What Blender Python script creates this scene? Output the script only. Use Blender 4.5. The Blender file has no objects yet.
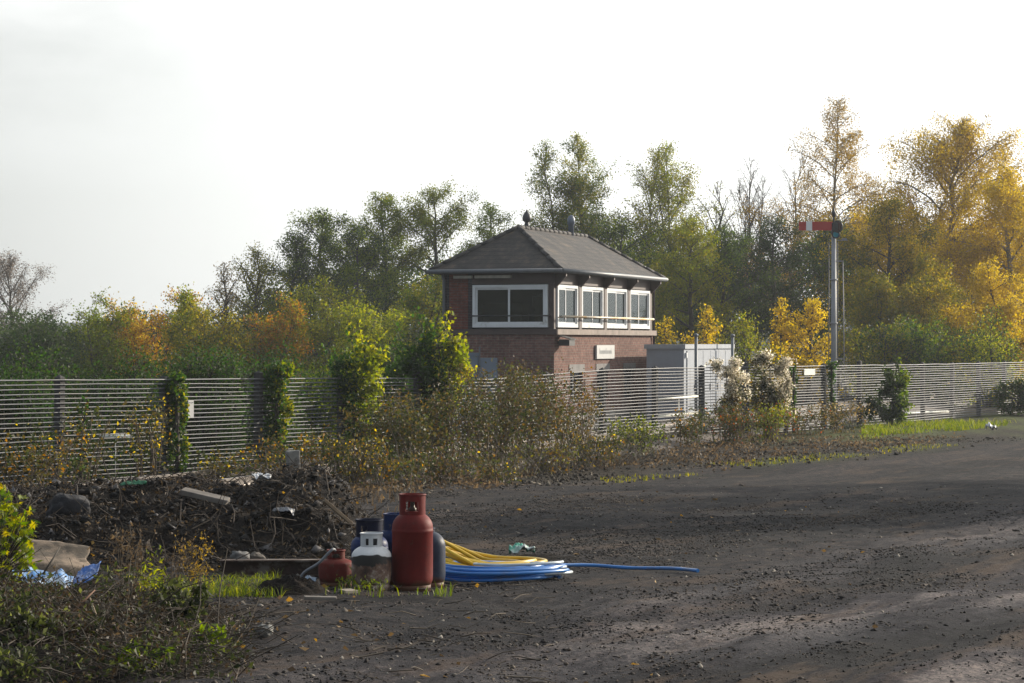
import bpy, math, random
import numpy as np
PI = math.pi
R = math.radians
D = bpy.data
scene = bpy.context.scene
C = scene.collection
F = 2400.0          # focal length in pixels of the 1024 wide frame
H = 2.6             # eye height above the fence's ground
RNG = np.random.default_rng(7)
random.seed(7)

# ------------------------------------------------------------------ helpers
def tag(o, label=None, cat=None, group=None, kind=None):
    if label: o['label'] = label
    if cat: o['category'] = cat
    if group: o['group'] = group
    if kind: o['kind'] = kind
    return o

def empty(name, label, cat, loc=(0, 0, 0), rz=0.0, group=None):
    o = D.objects.new(name, None); C.objects.link(o)
    o.location = loc; o.rotation_euler = (0, 0, rz); o.empty_display_size = 0.2
    return tag(o, label, cat, group)

def link(name, me, mat, parent=None):
    o = D.objects.new(name, me); C.objects.link(o)
    if mat is not None:
        me.materials.append(mat)
    if parent is not None: o.parent = parent
    return o

def np_mesh(name, V, Fc, tint=None, smooth=False):
    """V (n,3) float, Fc (m,k) int"""
    V = np.asarray(V, dtype=np.float32); Fc = np.asarray(Fc, dtype=np.int32)
    me = D.meshes.new(name)
    m, k = Fc.shape
    me.vertices.add(len(V)); me.vertices.foreach_set('co', V.ravel())
    me.loops.add(m * k); me.loops.foreach_set('vertex_index', Fc.ravel())
    me.polygons.add(m)
    me.polygons.foreach_set('loop_start', np.arange(0, m * k, k, dtype=np.int32))
    me.polygons.foreach_set('loop_total', np.full(m, k, dtype=np.int32))
    if smooth: me.polygons.foreach_set('use_smooth', np.ones(m, dtype=bool))
    if tint is not None:
        a = me.attributes.new('tint', 'FLOAT', 'FACE')
        a.data.foreach_set('value', np.asarray(tint, dtype=np.float32))
    me.update(calc_edges=True)
    return me

class MB:
    def __init__(s): s.v = []; s.f = []; s.sm = []
    def add(s, vs, fs, smooth=False):
        n = len(s.v); s.v += [tuple(v) for v in vs]
        s.f += [tuple(i + n for i in f) for f in fs]; s.sm += [smooth] * len(fs)
        return s
    def box(s, a, b):
        x0, y0, z0 = a; x1, y1, z1 = b
        return s.add([(x0,y0,z0),(x1,y0,z0),(x1,y1,z0),(x0,y1,z0),(x0,y0,z1),(x1,y0,z1),(x1,y1,z1),(x0,y1,z1)],
              [(0,3,2,1),(4,5,6,7),(0,1,5,4),(1,2,6,5),(2,3,7,6),(3,0,4,7)])
    def tube(s, pts, rad, n=8, cap=True, closed=False):
        pts = [np.array(p, float) for p in pts]; m = len(pts)
        rads = rad if hasattr(rad, '__len__') else [rad] * m
        vs = []; up = np.array([0, 0, 1.0]); prev = None
        for i, p in enumerate(pts):
            if closed: t = pts[(i + 1) % m] - pts[i - 1]
            else: t = pts[min(i + 1, m - 1)] - pts[max(i - 1, 0)]
            t = t / (np.linalg.norm(t) + 1e-9)
            if prev is None:
                a = np.cross(t, up)
                if np.linalg.norm(a) < 0.05: a = np.cross(t, np.array([1.0, 0, 0]))
            else: a = prev - t * np.dot(prev, t)
            a /= np.linalg.norm(a) + 1e-9; b = np.cross(t, a); prev = a
            for k in range(n):
                q = 2 * PI * k / n
                vs.append(p + rads[i] * (math.cos(q) * a + math.sin(q) * b))
        fs = []
        for i in range(m if closed else m - 1):
            j = (i + 1) % m
            for k in range(n):
                fs.append((i*n+k, i*n+(k+1) % n, j*n+(k+1) % n, j*n+k))
        s.add(vs, fs, True)
        if cap and not closed:
            n0 = len(s.v) - len(vs)
            s.f += [tuple(n0 + k for k in range(n - 1, -1, -1)), tuple(n0 + (m-1)*n + k for k in range(n))]; s.sm += [False, False]
        return s
    def lathe(s, prof, c=(0, 0, 0), n=32, cap=True):
        vs = []; fs = []
        for r, z in prof:
            for k in range(n):
                q = 2 * PI * k / n
                vs.append((c[0] + r * math.cos(q), c[1] + r * math.sin(q), c[2] + z))
        for i in range(len(prof) - 1):
            for k in range(n):
                fs.append((i*n+k, i*n+(k+1) % n, (i+1)*n+(k+1) % n, (i+1)*n+k))
        s.add(vs, fs, True)
        if cap:
            n0 = len(s.v) - len(vs); e = n0 + (len(prof)-1) * n
            s.f += [tuple(n0 + k for k in range(n - 1, -1, -1)), tuple(e + k for k in range(n))]; s.sm += [False, False]
        return s
    def build(s, name, mat, parent=None, bevel=0.0):
        me = D.meshes.new(name); me.from_pydata(s.v, [], s.f)
        me.polygons.foreach_set('use_smooth', s.sm); me.update()
        o = link(name, me, mat, parent)
        if bevel:
            b = o.modifiers.new('Bevel', 'BEVEL'); b.width = bevel; b.segments = 2; b.limit_method = 'ANGLE'; b.angle_limit = R(50)
        return o

# value noise
def _h(ix, iy, seed):
    n = (ix * 374761393 + iy * 668265263 + seed * 1442695041) & 0xffffffff
    n = ((n ^ (n >> 13)) * 1274126177) & 0xffffffff
    return ((n ^ (n >> 16)) & 0xffffff) / float(0xffffff)
def vnoise(x, y, seed=0):
    x = np.asarray(x, float); y = np.asarray(y, float)
    ix = np.floor(x).astype(np.int64); iy = np.floor(y).astype(np.int64)
    fx = x - ix; fy = y - iy
    fx = fx*fx*(3-2*fx); fy = fy*fy*(3-2*fy)
    a = _h(ix, iy, seed); b = _h(ix+1, iy, seed); c = _h(ix, iy+1, seed); d = _h(ix+1, iy+1, seed)
    return (a*(1-fx)+b*fx)*(1-fy) + (c*(1-fx)+d*fx)*fy
def fbm(x, y, seed=0, oct=4):
    s = 0; a = 0.5
    for i in range(oct):
        s = s + a * (vnoise(x, y, seed + i*17) - 0.5); x = x*2.03 + 3.1; y = y*2.03 + 1.7; a *= 0.55
    return s

def sstep(a, b, x):
    t = np.clip((np.asarray(x, float) - a) / (b - a), 0, 1); return t*t*(3-2*t)

def base_z(x, y):
    """smooth ground: falls away from the camera to the fence"""
    y = np.asarray(y, float)
    t = np.clip((y - 6.0) / 42.0, 0, 1)
    return 1.06 * (1 - t) ** 1.25 - 0.0
def gz(x, y):
    x = np.asarray(x, float); y = np.asarray(y, float)
    near = 1 - sstep(45, 70, y)
    z = base_z(x, y) + near * (0.16 * fbm(x*0.28, y*0.22, 3, 3) + 0.055 * fbm(x*1.3, y*1.0, 9, 3))
    # tyre ruts running away to the right
    w = (x - 0.42 * (y - 12)) 
    z = z - near * 0.035 * np.exp(-((w + 0.4 + 0.5*fbm(y*0.2, y*0, 5, 2))/0.35)**2) - near * 0.03 * np.exp(-((w - 1.5 + 0.5*fbm(y*0.2, y*0+3, 6, 2))/0.35)**2)
    return z
def P(px, py, d): return np.array([(px - 512) / F * d, d, H + (343 - py) / F * d])
def G(px, d, dz=0.0):
    x = (px - 512) / F * d
    return (x, d, float(gz(x, d)) + dz)

# ------------------------------------------------------------------ materials
def nt(name):
    m = D.materials.new(name); m.use_nodes = True
    t = m.node_tree; b = t.nodes['Principled BSDF']
    return m, t, t.nodes, t.links, b
def ramp(N, cols, pos=None, interp='LINEAR'):
    r = N.new('ShaderNodeValToRGB'); cr = r.color_ramp; cr.interpolation = interp
    n = len(cols)
    while len(cr.elements) < n: cr.elements.new(0.5)
    for i, c in enumerate(cols):
        cr.elements[i].position = pos[i] if pos else i / max(1, n - 1)
        cr.elements[i].color = (c[0], c[1], c[2], 1)
    return r
def noise(N, L, vec, scale, detail=4, rough=0.6):
    n = N.new('ShaderNodeTexNoise'); n.inputs['Scale'].default_value = scale
    n.inputs['Detail'].default_value = detail; n.inputs['Roughness'].default_value = rough
    if vec is not None: L.new(vec, n.inputs['Vector'])
    return n
def mixc(N, L, fac, a, b, mode='MIX'):
    m = N.new('ShaderNodeMix'); m.data_type = 'RGBA'; m.blend_type = mode
    for s, i in ((fac, 0), (a, 6), (b, 7)):
        if isinstance(s, (int, float)): m.inputs[i].default_value = s
        elif isinstance(s, tuple): m.inputs[i].default_value = (*s, 1)
        else: L.new(s, m.inputs[i])
    return m.outputs[2]
def plain(name, col, rough=0.6, metal=0.0, var=0.25, scale=6.0, bump=0.0, spec=0.5, dirt=None, dirt_amt=0.5):
    m, t, N, L, b = nt(name)
    tc = N.new('ShaderNodeTexCoord')
    n1 = noise(N, L, tc.outputs['Object'], scale, 6, 0.65)
    lo = tuple(c * (1 - var) for c in col); hi = tuple(min(1, c * (1 + var)) for c in col)
    r = ramp(N, [lo, hi], [0.3, 0.7]); L.new(n1.outputs['Fac'], r.inputs[0]); out = r.outputs[0]
    if dirt:
        n2 = noise(N, L, tc.outputs['Object'], scale * 0.6, 8, 0.7)
        r2 = ramp(N, [(0, 0, 0), (1, 1, 1)], [0.62 - dirt_amt * 0.3, 0.70 - dirt_amt * 0.2]); L.new(n2.outputs['Fac'], r2.inputs[0])
        out = mixc(N, L, r2.outputs[0], out, dirt)
    L.new(out, b.inputs['Base Color'])
    rr = N.new('ShaderNodeMapRange'); rr.inputs[3].default_value = max(0.02, rough - 0.12); rr.inputs[4].default_value = min(1, rough + 0.12)
    L.new(n1.outputs['Fac'], rr.inputs[0]); L.new(rr.outputs[0], b.inputs['Roughness'])
    b.inputs['Metallic'].default_value = metal; b.inputs['Specular IOR Level'].default_value = spec
    if bump:
        bp = N.new('ShaderNodeBump'); bp.inputs['Strength'].default_value = 0.6; bp.inputs['Distance'].default_value = bump
        n3 = noise(N, L, tc.outputs['Object'], scale * 4, 6, 0.7); L.new(n3.outputs['Fac'], bp.inputs['Height']); L.new(bp.outputs[0], b.inputs['Normal'])
    return m
LEAF_CACHE = {}
def leafmat(name, cols, trans=0.5, rough=0.55):
    if name in LEAF_CACHE: return LEAF_CACHE[name]
    m, t, N, L, b = nt(name)
    at = N.new('ShaderNodeAttribute'); at.attribute_name = 'tint'
    r = ramp(N, cols); L.new(at.outputs['Fac'], r.inputs[0])
    L.new(r.outputs[0], b.inputs['Base Color'])
    b.inputs['Roughness'].default_value = rough; b.inputs['Specular IOR Level'].default_value = 0.22
    tr = N.new('ShaderNodeBsdfTranslucent')
    hs = N.new('ShaderNodeHueSaturation'); hs.inputs['Saturation'].default_value = 1.2; hs.inputs['Value'].default_value = 2.5
    L.new(r.outputs[0], hs.inputs['Color']); L.new(hs.outputs[0], tr.inputs['Color'])
    mx = N.new('ShaderNodeMixShader'); mx.inputs[0].default_value = trans
    L.new(b.outputs[0], mx.inputs[1]); L.new(tr.outputs[0], mx.inputs[2])
    L.new(mx.outputs[0], N['Material Output'].inputs['Surface'])
    LEAF_CACHE[name] = m
    return m

PAL = {
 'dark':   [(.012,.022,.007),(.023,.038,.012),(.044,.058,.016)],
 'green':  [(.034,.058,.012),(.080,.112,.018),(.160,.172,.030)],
 'olive':  [(.050,.062,.012),(.115,.118,.018),(.230,.195,.026)],
 'ygreen': [(.065,.092,.012),(.150,.175,.018),(.320,.280,.028)],
 'yellow': [(.180,.140,.010),(.380,.270,.014),(.540,.370,.022)],
 'gold':   [(.125,.100,.012),(.310,.220,.018),(.460,.330,.032)],
 'orange': [(.140,.060,.008),(.300,.135,.010),(.380,.205,.016)],
 'rust':   [(.110,.078,.026),(.190,.130,.036),(.280,.195,.055)],
 'tan':    [(.130,.100,.055),(.200,.150,.075),(.270,.205,.105)],
 'greyb':  [(.085,.074,.066),(.120,.105,.092),(.160,.140,.120)],
 'ivy':    [(.012,.028,.008),(.026,.054,.013),(.060,.100,.020)],
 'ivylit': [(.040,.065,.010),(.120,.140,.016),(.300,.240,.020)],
 'bramble':[(.018,.026,.009),(.034,.046,.014),(.062,.072,.020),(.075,.058,.022),(.120,.090,.026),(.24,.11,.018)],
 'mulch':  [(.008,.006,.004),(.022,.016,.010),(.055,.038,.022),(.150,.105,.060)],
 'brown':  [(.026,.019,.013),(.055,.040,.026),(.110,.080,.048)],
 'wilt':   [(.007,.010,.005),(.015,.020,.008),(.030,.037,.013),(.075,.085,.028),(.190,.205,.060)],
 'seed':   [(.240,.210,.165),(.450,.415,.345),(.680,.650,.570)],
 'red':    [(.200,.035,.015),(.340,.070,.018),(.420,.180,.020)],
 'grass':  [(.045,.070,.012),(.100,.130,.018),(.210,.205,.035)],
 'litter': [(.040,.030,.020),(.090,.062,.034),(.190,.120,.048),(.360,.210,.040)],
}
def lm(k, trans=0.5): return leafmat('foliage_' + k, PAL[k], trans)
BARK = plain('bark_brown', (.060,.050,.040), 0.9, var=0.4, scale=3, bump=0.01)
BARKP = plain('bark_pale', (.16,.145,.125), 0.85, var=0.5, scale=4, bump=0.01)
STALK = plain('dry_stalk', (.10,.075,.050), 0.9, var=0.4, scale=8)
STALKG = plain('green_stalk', (.045,.055,.022), 0.8, var=0.4, scale=8)

# ------------------------------------------------------------------ foliage
def unit(v): return v / (np.linalg.norm(v, axis=-1, keepdims=True) + 1e-9)
def rand_dirs(n, rng=RNG): return unit(rng.normal(size=(n, 3)))
def leaf_arrays(c, size, aspect=0.62, rng=RNG, hang=0.0, dirs=None):
    n = len(c); size = np.broadcast_to(size, (n,))[:, None]
    a = rand_dirs(n, rng) if dirs is None else dirs
    if hang: a = unit(a + np.array([0, 0, -hang]))
    b = unit(np.cross(a, rand_dirs(n, rng))); nn = np.cross(a, b)
    base = c - a * size * 0.5; tip = c + a * size * 0.5 - nn * size * 0.10
    l = c + b * size * aspect * 0.5 + nn * size * 0.08 - a * size * 0.05; r = c - b * size * aspect * 0.5 + nn * size * 0.08 - a * size * 0.05
    V = np.stack([base, r, tip, l], 1).reshape(-1, 3)
    Fc = np.arange(4 * n).reshape(n, 4)
    return V, Fc
def leaves(name, c, size, tint, mat, parent=None, **k):
    V, Fc = leaf_arrays(c, size, **k)
    return link(name, np_mesh(name, V, Fc, tint), mat, parent)
def segs_mesh(p0, p1, r0, r1, n=5):
    p0 = np.asarray(p0, float); p1 = np.asarray(p1, float); r0 = np.asarray(r0, float); r1 = np.asarray(r1, float)
    t = unit(p1 - p0); ref = np.where(np.abs(t[:, 2:3]) > 0.9, np.array([[1.0, 0, 0]]), np.array([[0, 0, 1.0]]))
    a = unit(np.cross(t, ref)); b = np.cross(t, a); m = len(p0)
    q = np.arange(n) * 2 * PI / n
    ring = np.cos(q)[None, :, None] * a[:, None, :] + np.sin(q)[None, :, None] * b[:, None, :]
    A = p0[:, None, :] + ring * r0[:, None, None]; B = p1[:, None, :] + ring * r1[:, None, None]
    V = np.concatenate([A, B], 1).reshape(-1, 3)
    k = np.arange(n); f = np.stack([k, (k + 1) % n, n + (k + 1) % n, n + k], 1)
    Fc = (np.arange(m)[:, None, None] * 2 * n + f[None]).reshape(-1, 4)
    return V, Fc

def skeleton(rng, Ht, R0, r0, n_limb, clear, up, droop, twigs, prof, stems=1, lean=0.04, spread=0.25, sub=True):
    """returns segment arrays and leaf-bearing twig points (pos, dir, clump id)"""
    P0, P1, A0, A1 = [], [], [], []; pts = []; cid = 0; cuts = []
    for s in range(stems):
        cuts.append(len(P0))
        sa = rng.uniform(0, 2 * PI); hs = Ht * (1.0 if s == 0 else rng.uniform(0.6, 0.95))
        ln = lean if stems == 1 else spread
        off = np.array([math.cos(sa), math.sin(sa), 0]) * (0 if stems == 1 else 0.12 * R0)
        K = 9; tr = []
        wob = rng.normal(size=(K + 1, 2)) * 0.012 * hs
        for i in range(K + 1):
            f = i / K
            tr.append(off + np.array([math.cos(sa) * ln * hs * f ** 1.3 + wob[i, 0] * f, math.sin(sa) * ln * hs * f ** 1.3 + wob[i, 1] * f, hs * f]))
        rad = [r0 * (1 - i / K) ** 0.8 * (1 if stems == 1 else 0.6) + 0.012 for i in range(K + 1)]
        for i in range(K): P0.append(tr[i]); P1.append(tr[i+1]); A0.append(rad[i]); A1.append(rad[i+1])
        nl = max(3, int(n_limb / stems ** .6))
        for l in range(nl):
            f = clear + (1 - clear) * ((l + rng.uniform(0, 1)) / nl) ** 0.9
            f = min(f, 0.985); i = min(int(f * K), K - 1); u = f * K - i
            st = tr[i] * (1 - u) + tr[i+1] * u
            az = l * 2.399 + rng.uniform(-.5, .5); Ln = R0 * prof(f) * rng.uniform(0.72, 1.2) * (1 if stems == 1 else 0.75)
            el = up + rng.uniform(-.2, .2) + 0.4 * (f - .5)
            rr = max(0.012, rad[i] * 0.42); p = st; J = 5
            for j in range(J):
                e = el - droop * (j / J) ** 1.3
                d = np.array([math.cos(az) * math.cos(e), math.sin(az) * math.cos(e), math.sin(e)]) + rng.normal(size=3) * 0.10
                d /= np.linalg.norm(d); q = p + d * Ln / J
                ra = rr * (1 - j / J) ** 0.8 + 0.006; rb = rr * (1 - (j + 1) / J) ** 0.8 + 0.006
                P0.append(p); P1.append(q); A0.append(ra); A1.append(rb); az += rng.uniform(-.18, .18)
                if j >= 1:
                    for w in range(twigs):
                        td = d + rng.normal(size=3) * 0.75 + np.array([0, 0, 0.18]); td /= np.linalg.norm(td)
                        tl = Ln * rng.uniform(0.16, 0.36) * (1.15 - 0.1 * j)
                        b0 = p + (q - p) * rng.uniform(0, 1); b1 = b0 + td * tl
                        P0.append(b0); P1.append(b1); A0.append(max(.006, ra * .45)); A1.append(.004)
                        pts.append((b0, b1, cid)); cid += 1
                        if sub:
                            for z in range(2):
                                t2 = td + rng.normal(size=3) * 0.6; t2 /= np.linalg.norm(t2)
                                c0 = b0 + (b1 - b0) * rng.uniform(.3, .9); c1 = c0 + t2 * tl * 0.6
                                P0.append(c0); P1.append(c1); A0.append(.007); A1.append(.003)
                                pts.append((c0, c1, cid))
                p = q
        pts.append((tr[-2], tr[-1], cid)); cid += 1
    return (np.array(P0), np.array(P1), np.array(A0), np.array(A1)), pts, cuts + [len(P0)]

def dense(c, cell, mn):
    """keep leaves that have neighbours, so that none hangs alone in the air"""
    k = np.floor(c / cell).astype(np.int64); k = (k[:, 0] * 73856093) ^ (k[:, 1] * 19349663) ^ (k[:, 2] * 83492791)
    _, inv, cnt = np.unique(k, return_inverse=True, return_counts=True); return cnt[inv] >= mn
PROFS = {
 'round': lambda f: max(0.12, math.sin(PI * min(1, 0.18 + 0.80 * f)) ** 0.8),
 'cone':  lambda f: max(0.10, 1.05 * (1 - f) ** 0.75),
 'tall':  lambda f: max(0.22, 0.85 + 0.35 * math.sin(PI * f) - 0.65 * f ** 2),
 'shrub': lambda f: max(0.25, 0.9 - 0.45 * f),
}
def tree(name, label, cat, loc, Ht, width, pal, nleaf, lsize=0.105, prof='round', clear=0.2, up=0.55, droop=0.4, limbs=26, twigs=3,
         stems=1, bark=None, seed=0, group=None, hang=0.0, sigma=0.20, trunk=None, trans=0.5, mixpal=None, part='crown', spread=0.25, lean=0.04):
    rng = np.random.default_rng(1000 + seed)
    o = empty(name, label, cat, loc, 0, group)
    sk, pts, cuts = skeleton(rng, Ht, width / 2 * (1.25 / max(.5, math.cos(up * .8))) * (1.0 if stems == 1 else 1.0), trunk or (0.018 * Ht + 0.02), limbs, clear, up, droop, twigs, PROFS[prof], stems, lean=lean, spread=spread)
    for a, b_ in zip(cuts[:-1], cuts[1:]):
        V, Fc = segs_mesh(*[q[a:b_] for q in sk], n=5)
        link('trunk' if stems == 1 and Ht > 3 else 'stem', np_mesh('trunk', V, Fc, smooth=True), bark or BARK, o)
    if nleaf:
        nleaf = int(nleaf * 2.3)
        b0 = np.array([p[0] for p in pts]); b1 = np.array([p[1] for p in pts]); ids = np.array([p[2] for p in pts])
        w = np.random.default_rng(seed).uniform(0.15, 1, size=ids.max() + 1)[ids] * np.linalg.norm(b1 - b0, axis=1); w /= w.sum()
        ck = rng.choice(len(pts), nleaf, p=w); t = rng.uniform(0.1, 1.0, nleaf)[:, None]
        c = b0[ck] + (b1[ck] - b0[ck]) * t + rng.normal(size=(nleaf, 3)) * sigma
        if hang: c[:, 2] -= np.abs(rng.normal(size=nleaf)) * hang * (0.4 + 0.6 * rng.uniform(size=nleaf))
        c[:, 2] = np.maximum(c[:, 2], 0.03)
        kp = dense(c, max(.32, 4.2 * lsize), 4); c = c[kp]; ck = ck[kp]; nleaf = len(c)
        cl = rng.uniform(0, 1, ids.max() + 1)[ids[ck]]
        tint = np.clip(0.5 * cl + 0.5 * rng.uniform(0, 1, nleaf), 0, 1)
        sz = lsize * rng.uniform(0.6, 1.25, nleaf)
        if mixpal:
            sel = cl + 0.12 * rng.normal(size=nleaf) < mixpal[1]
            leaves(part, c[~sel], sz[~sel], tint[~sel], lm(pal, trans), o, rng=rng, hang=0.3)
            leaves(part, c[sel], sz[sel], tint[sel], lm(mixpal[0], trans), o, rng=rng, hang=0.3)
        else:
            leaves(part, c, sz, tint, lm(pal, trans), o, rng=rng, hang=0.3)
    return o

# ================================================================== SETTING
# ---- ground
def axis(lo, a, b, hi, step, grow=1.16):
    mid = list(np.arange(a, b + 1e-6, step)); l = []; x = a; s = step
    while x > lo: s *= grow; x -= s; l.append(max(x, lo))
    r = []; x = b; s = step
    while x < hi: s *= grow; x += s; r.append(min(x, hi))
    return np.array(l[::-1] + mid + r)
gx = axis(-520, -6, 11, 520, 0.075); gy = axis(-60, 10, 46, 620, 0.085)
XX, YY = np.meshgrid(gx, gy); ZZ = gz(XX, YY)
def along(X, Y): return X * .891 - Y * .454, X * .454 + Y * .891        # across / along the wheel tracks
def rut(X, Y):
    u, v = along(X, Y); u = u + .5 * fbm(v * .3, u * .1, 131, 2)
    return sstep(-9.5, -6.0, u) * (.10 * fbm(u * 1.5, v * .16, 132, 3) + .05 * fbm(u * 4.2, v * .45, 133, 2))
def ground_fine(X, Y):
    f = (1 - sstep(30, 50, Y)) * sstep(5, 9, Y)
    return f * (.6 + .9 * vnoise(X*.35, Y*.25, 23)) * (0.050 * fbm(X*2.6, Y*1.9, 21, 3) + 0.045 * np.maximum(0, fbm(X*6, Y*5, 22, 2)) - .03 * np.abs(fbm(X*1.1, Y*.7, 24, 3)) + .05 * fbm(X*.9, Y*.75, 25, 2)) + f * rut(X, Y)
ZZ = ZZ + ground_fine(XX, YY)
ny, nx = XX.shape
idx = np.arange(nx * ny).reshape(ny, nx)
quads = np.stack([idx[:-1, :-1], idx[:-1, 1:], idx[1:, 1:], idx[1:, :-1]], -1).reshape(-1, 4)
def fence_s(Y): return (Y - 39.8) / (89.5 - 39.8)
def fence_x(Y): return -8.49 + (19.1 + 8.49) * fence_s(Y)
# how grassy / how weedy the ground is (kind of surface, not light)
side = XX - fence_x(YY)                      # >0: camera side of the fence line
weedy = np.clip(1 - (side - 4.6 - 3.4 * vnoise(XX * .6, YY * .4, 46)) / 2.0, 0, 1) * sstep(26, 36, YY) + 0
weedy = np.maximum(weedy, sstep(0, -1, side) * sstep(35, 39, YY))
verge = sstep(0.32, 0.5, vnoise(XX*.5, YY*.35, 40)) * np.exp(-((side - 6.6 - 1.6*vnoise(YY*.2, YY*0, 41))/0.8)**2) * sstep(44, 50, YY)
right = sstep(60, 63, YY) * sstep(1.2, 0.2, (side - 4.2)/2.0) * (side > -0.5)
grass_w = np.clip(np.maximum(verge * .7, right * .8), 0, 1) * np.clip(2.2 * vnoise(XX * 1.3, YY * .8, 47) - .3, 0, 1)
road_w = sstep(-2.5, 0.8, XX - 0.40 * (YY - 13) + 1.0*fbm(XX*.5, YY*.3, 31, 3))
mg = np_mesh('ground', np.stack([XX, YY, ZZ], -1).reshape(-1, 3), quads, smooth=True)
for nm, arr in (('weedy', weedy), ('grassy', grass_w), ('road', road_w)):
    a = mg.attributes.new(nm, 'FLOAT', 'POINT'); a.data.foreach_set('value', arr.ravel().astype(np.float32))
def ground_material():
    m, t, N, L, b = nt('cinder_ground')
    tc = N.new('ShaderNodeTexCoord')
    def at(n):
        a = N.new('ShaderNodeAttribute'); a.attribute_name = n; return a.outputs['Fac']
    mr_ = N.new('ShaderNodeMapping'); mr_.inputs['Rotation'].default_value = (0, 0, R(27)); L.new(tc.outputs['Object'], mr_.inputs['Vector'])
    mp = N.new('ShaderNodeMapping'); mp.inputs['Scale'].default_value = (1.25, 0.20, 1.0); L.new(mr_.outputs[0], mp.inputs['Vector'])
    n1 = noise(N, L, mp.outputs[0], 0.9, 7, 0.66)
    mq = N.new('ShaderNodeMapping'); mq.inputs['Scale'].default_value = (.8, .75, 1.0); L.new(tc.outputs['Object'], mq.inputs['Vector'])
    n2 = noise(N, L, mq.outputs[0], 7, 8, 0.75)
    n3 = noise(N, L, mq.outputs[0], 34, 6, 0.75)
    loose = ramp(N, [(.005,.005,.007), (.014,.013,.015), (.042,.034,.029)], [.40, .5, .63]); L.new(n2.outputs['Fac'], loose.inputs[0])
    road = ramp(N, [(.006,.006,.009), (.022,.021,.027), (.090,.084,.088)], [.42, .5, .59]); L.new(n1.outputs['Fac'], road.inputs[0])
    fr = N.new('ShaderNodeMath'); fr.operation = 'MULTIPLY'; L.new(at('road'), fr.inputs[0]); fr.inputs[1].default_value = 0.8
    c = mixc(N, L, fr.outputs[0], loose.outputs[0], road.outputs[0])
    sp = ramp(N, [(.25,.25,.27), (1,1,1), (2.4,2.2,2.0)], [.36, .5, .64]); L.new(n3.outputs['Fac'], sp.inputs[0])
    c = mixc(N, L, 0.85, c, sp.outputs[0], 'MULTIPLY')
    nb = noise(N, L, mp.outputs[0], .42, 10, .72); rb_ = ramp(N, [(.36,.39,.46), (1,1,1.02), (2.1,1.95,1.8)], [.40, .5, .60]); L.new(nb.outputs['Fac'], rb_.inputs[0]); c = mixc(N, L, .9, c, rb_.outputs[0], 'MULTIPLY')
    tan = ramp(N, [(0,0,0), (1,1,1)], [.53, .63]); n4 = noise(N, L, mp.outputs[0], 1.1, 8, .75); L.new(n4.outputs['Fac'], tan.inputs[0])
    f2 = N.new('ShaderNodeMath'); f2.operation = 'MULTIPLY'; L.new(tan.outputs[0], f2.inputs[0]); f2.inputs[1].default_value = 0.6
    c = mixc(N, L, f2.outputs[0], c, (.098, .064, .042))
    wd = ramp(N, [(.008,.007,.006), (.024,.019,.014), (.075,.056,.034)], [.38, .5, .64]); L.new(n2.outputs['Fac'], wd.inputs[0])
    c = mixc(N, L, at('weedy'), c, wd.outputs[0])
    gr = ramp(N, [(.030,.045,.012), (.075,.095,.022), (.130,.130,.035)], [.35, .5, .66]); L.new(n2.outputs['Fac'], gr.inputs[0])
    c = mixc(N, L, at('grassy'), c, gr.outputs[0])
    L.new(c, b.inputs['Base Color']); b.inputs['Roughness'].default_value = 0.85; b.inputs['Specular IOR Level'].default_value = 0.12
    bp = N.new('ShaderNodeBump'); bp.inputs['Distance'].default_value = 0.05; bp.inputs['Strength'].default_value = 0.9
    ad = N.new('ShaderNodeMath'); ad.operation = 'MULTIPLY_ADD'; L.new(n3.outputs['Fac'], ad.inputs[0]); ad.inputs[1].default_value = 0.45; L.new(n2.outputs['Fac'], ad.inputs[2])
    L.new(ad.outputs[0], bp.inputs['Height']); L.new(bp.outputs[0], b.inputs['Normal'])
    return m
GROUND = ground_material()
tag(link('ground', mg, GROUND), kind='structure')

# ---- far hill
hx = np.linspace(-250, 500, 90); hy = np.linspace(520, 615, 16)
HX, HY = np.meshgrid(hx, hy)
HZ = -2 + (34 * np.exp(-((HX - 185) / 70) ** 2) + 9 + 5 * fbm(HX * .02, HY * .02, 51, 3)) * np.sin(PI * np.clip((HY - 515) / 105, 0, 1)) 
hi = np.arange(HX.size).reshape(HX.shape)
mh = np_mesh('hills', np.stack([HX, HY, HZ], -1).reshape(-1, 3), np.stack([hi[:-1, :-1], hi[:-1, 1:], hi[1:, 1:], hi[1:, :-1]], -1).reshape(-1, 4), smooth=True)
tag(link('hills', mh, plain('hill_wood', (.045,.055,.030), 0.95, var=.4, scale=.05)), kind='structure')

# ---- railway track behind the fence
U = np.array([0.34, 0.94]); U = U / np.linalg.norm(U); Vv = np.array([-U[1], U[0]])
BZ = math.atan2(U[1], U[0])
tb = MB()
tb.add([(-45, -1.9, .02), (70, -1.9, .02), (70, 1.9, .02), (-45, 1.9, .02), (-45, -1.3, .16), (70, -1.3, .16), (70, 1.3, .16), (-45, 1.3, .16)],
       [(0,1,5,4), (1,2,6,5), (2,3,7,6), (3,0,4,7), (4,5,6,7)])
bal = tb.build('track_ballast', plain('ballast_stone', (.16,.135,.115), .95, var=.5, scale=14, bump=.05))
bal.location = (6.6, 72, 0); bal.rotation_euler = (0, 0, BZ); tag(bal, kind='structure')
trk = empty('railway_track', 'pair of steel rails running behind the mesh fence before the signal box', 'railway track', (6.6, 72, .16), BZ)
STEEL = plain('rail_steel', (.30,.27,.25), .35, .8, scale=3)
for yy in (-.74, .74):
    rb = MB(); rb.box((-45, yy - .07, .10), (70, yy + .07, .115)); rb.box((-45, yy - .012, .115), (70, yy + .012, .21)); rb.box((-45, yy - .035, .21), (70, yy + .035, .25)); rb.build('rail', STEEL, trk)
sb = MB()
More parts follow.
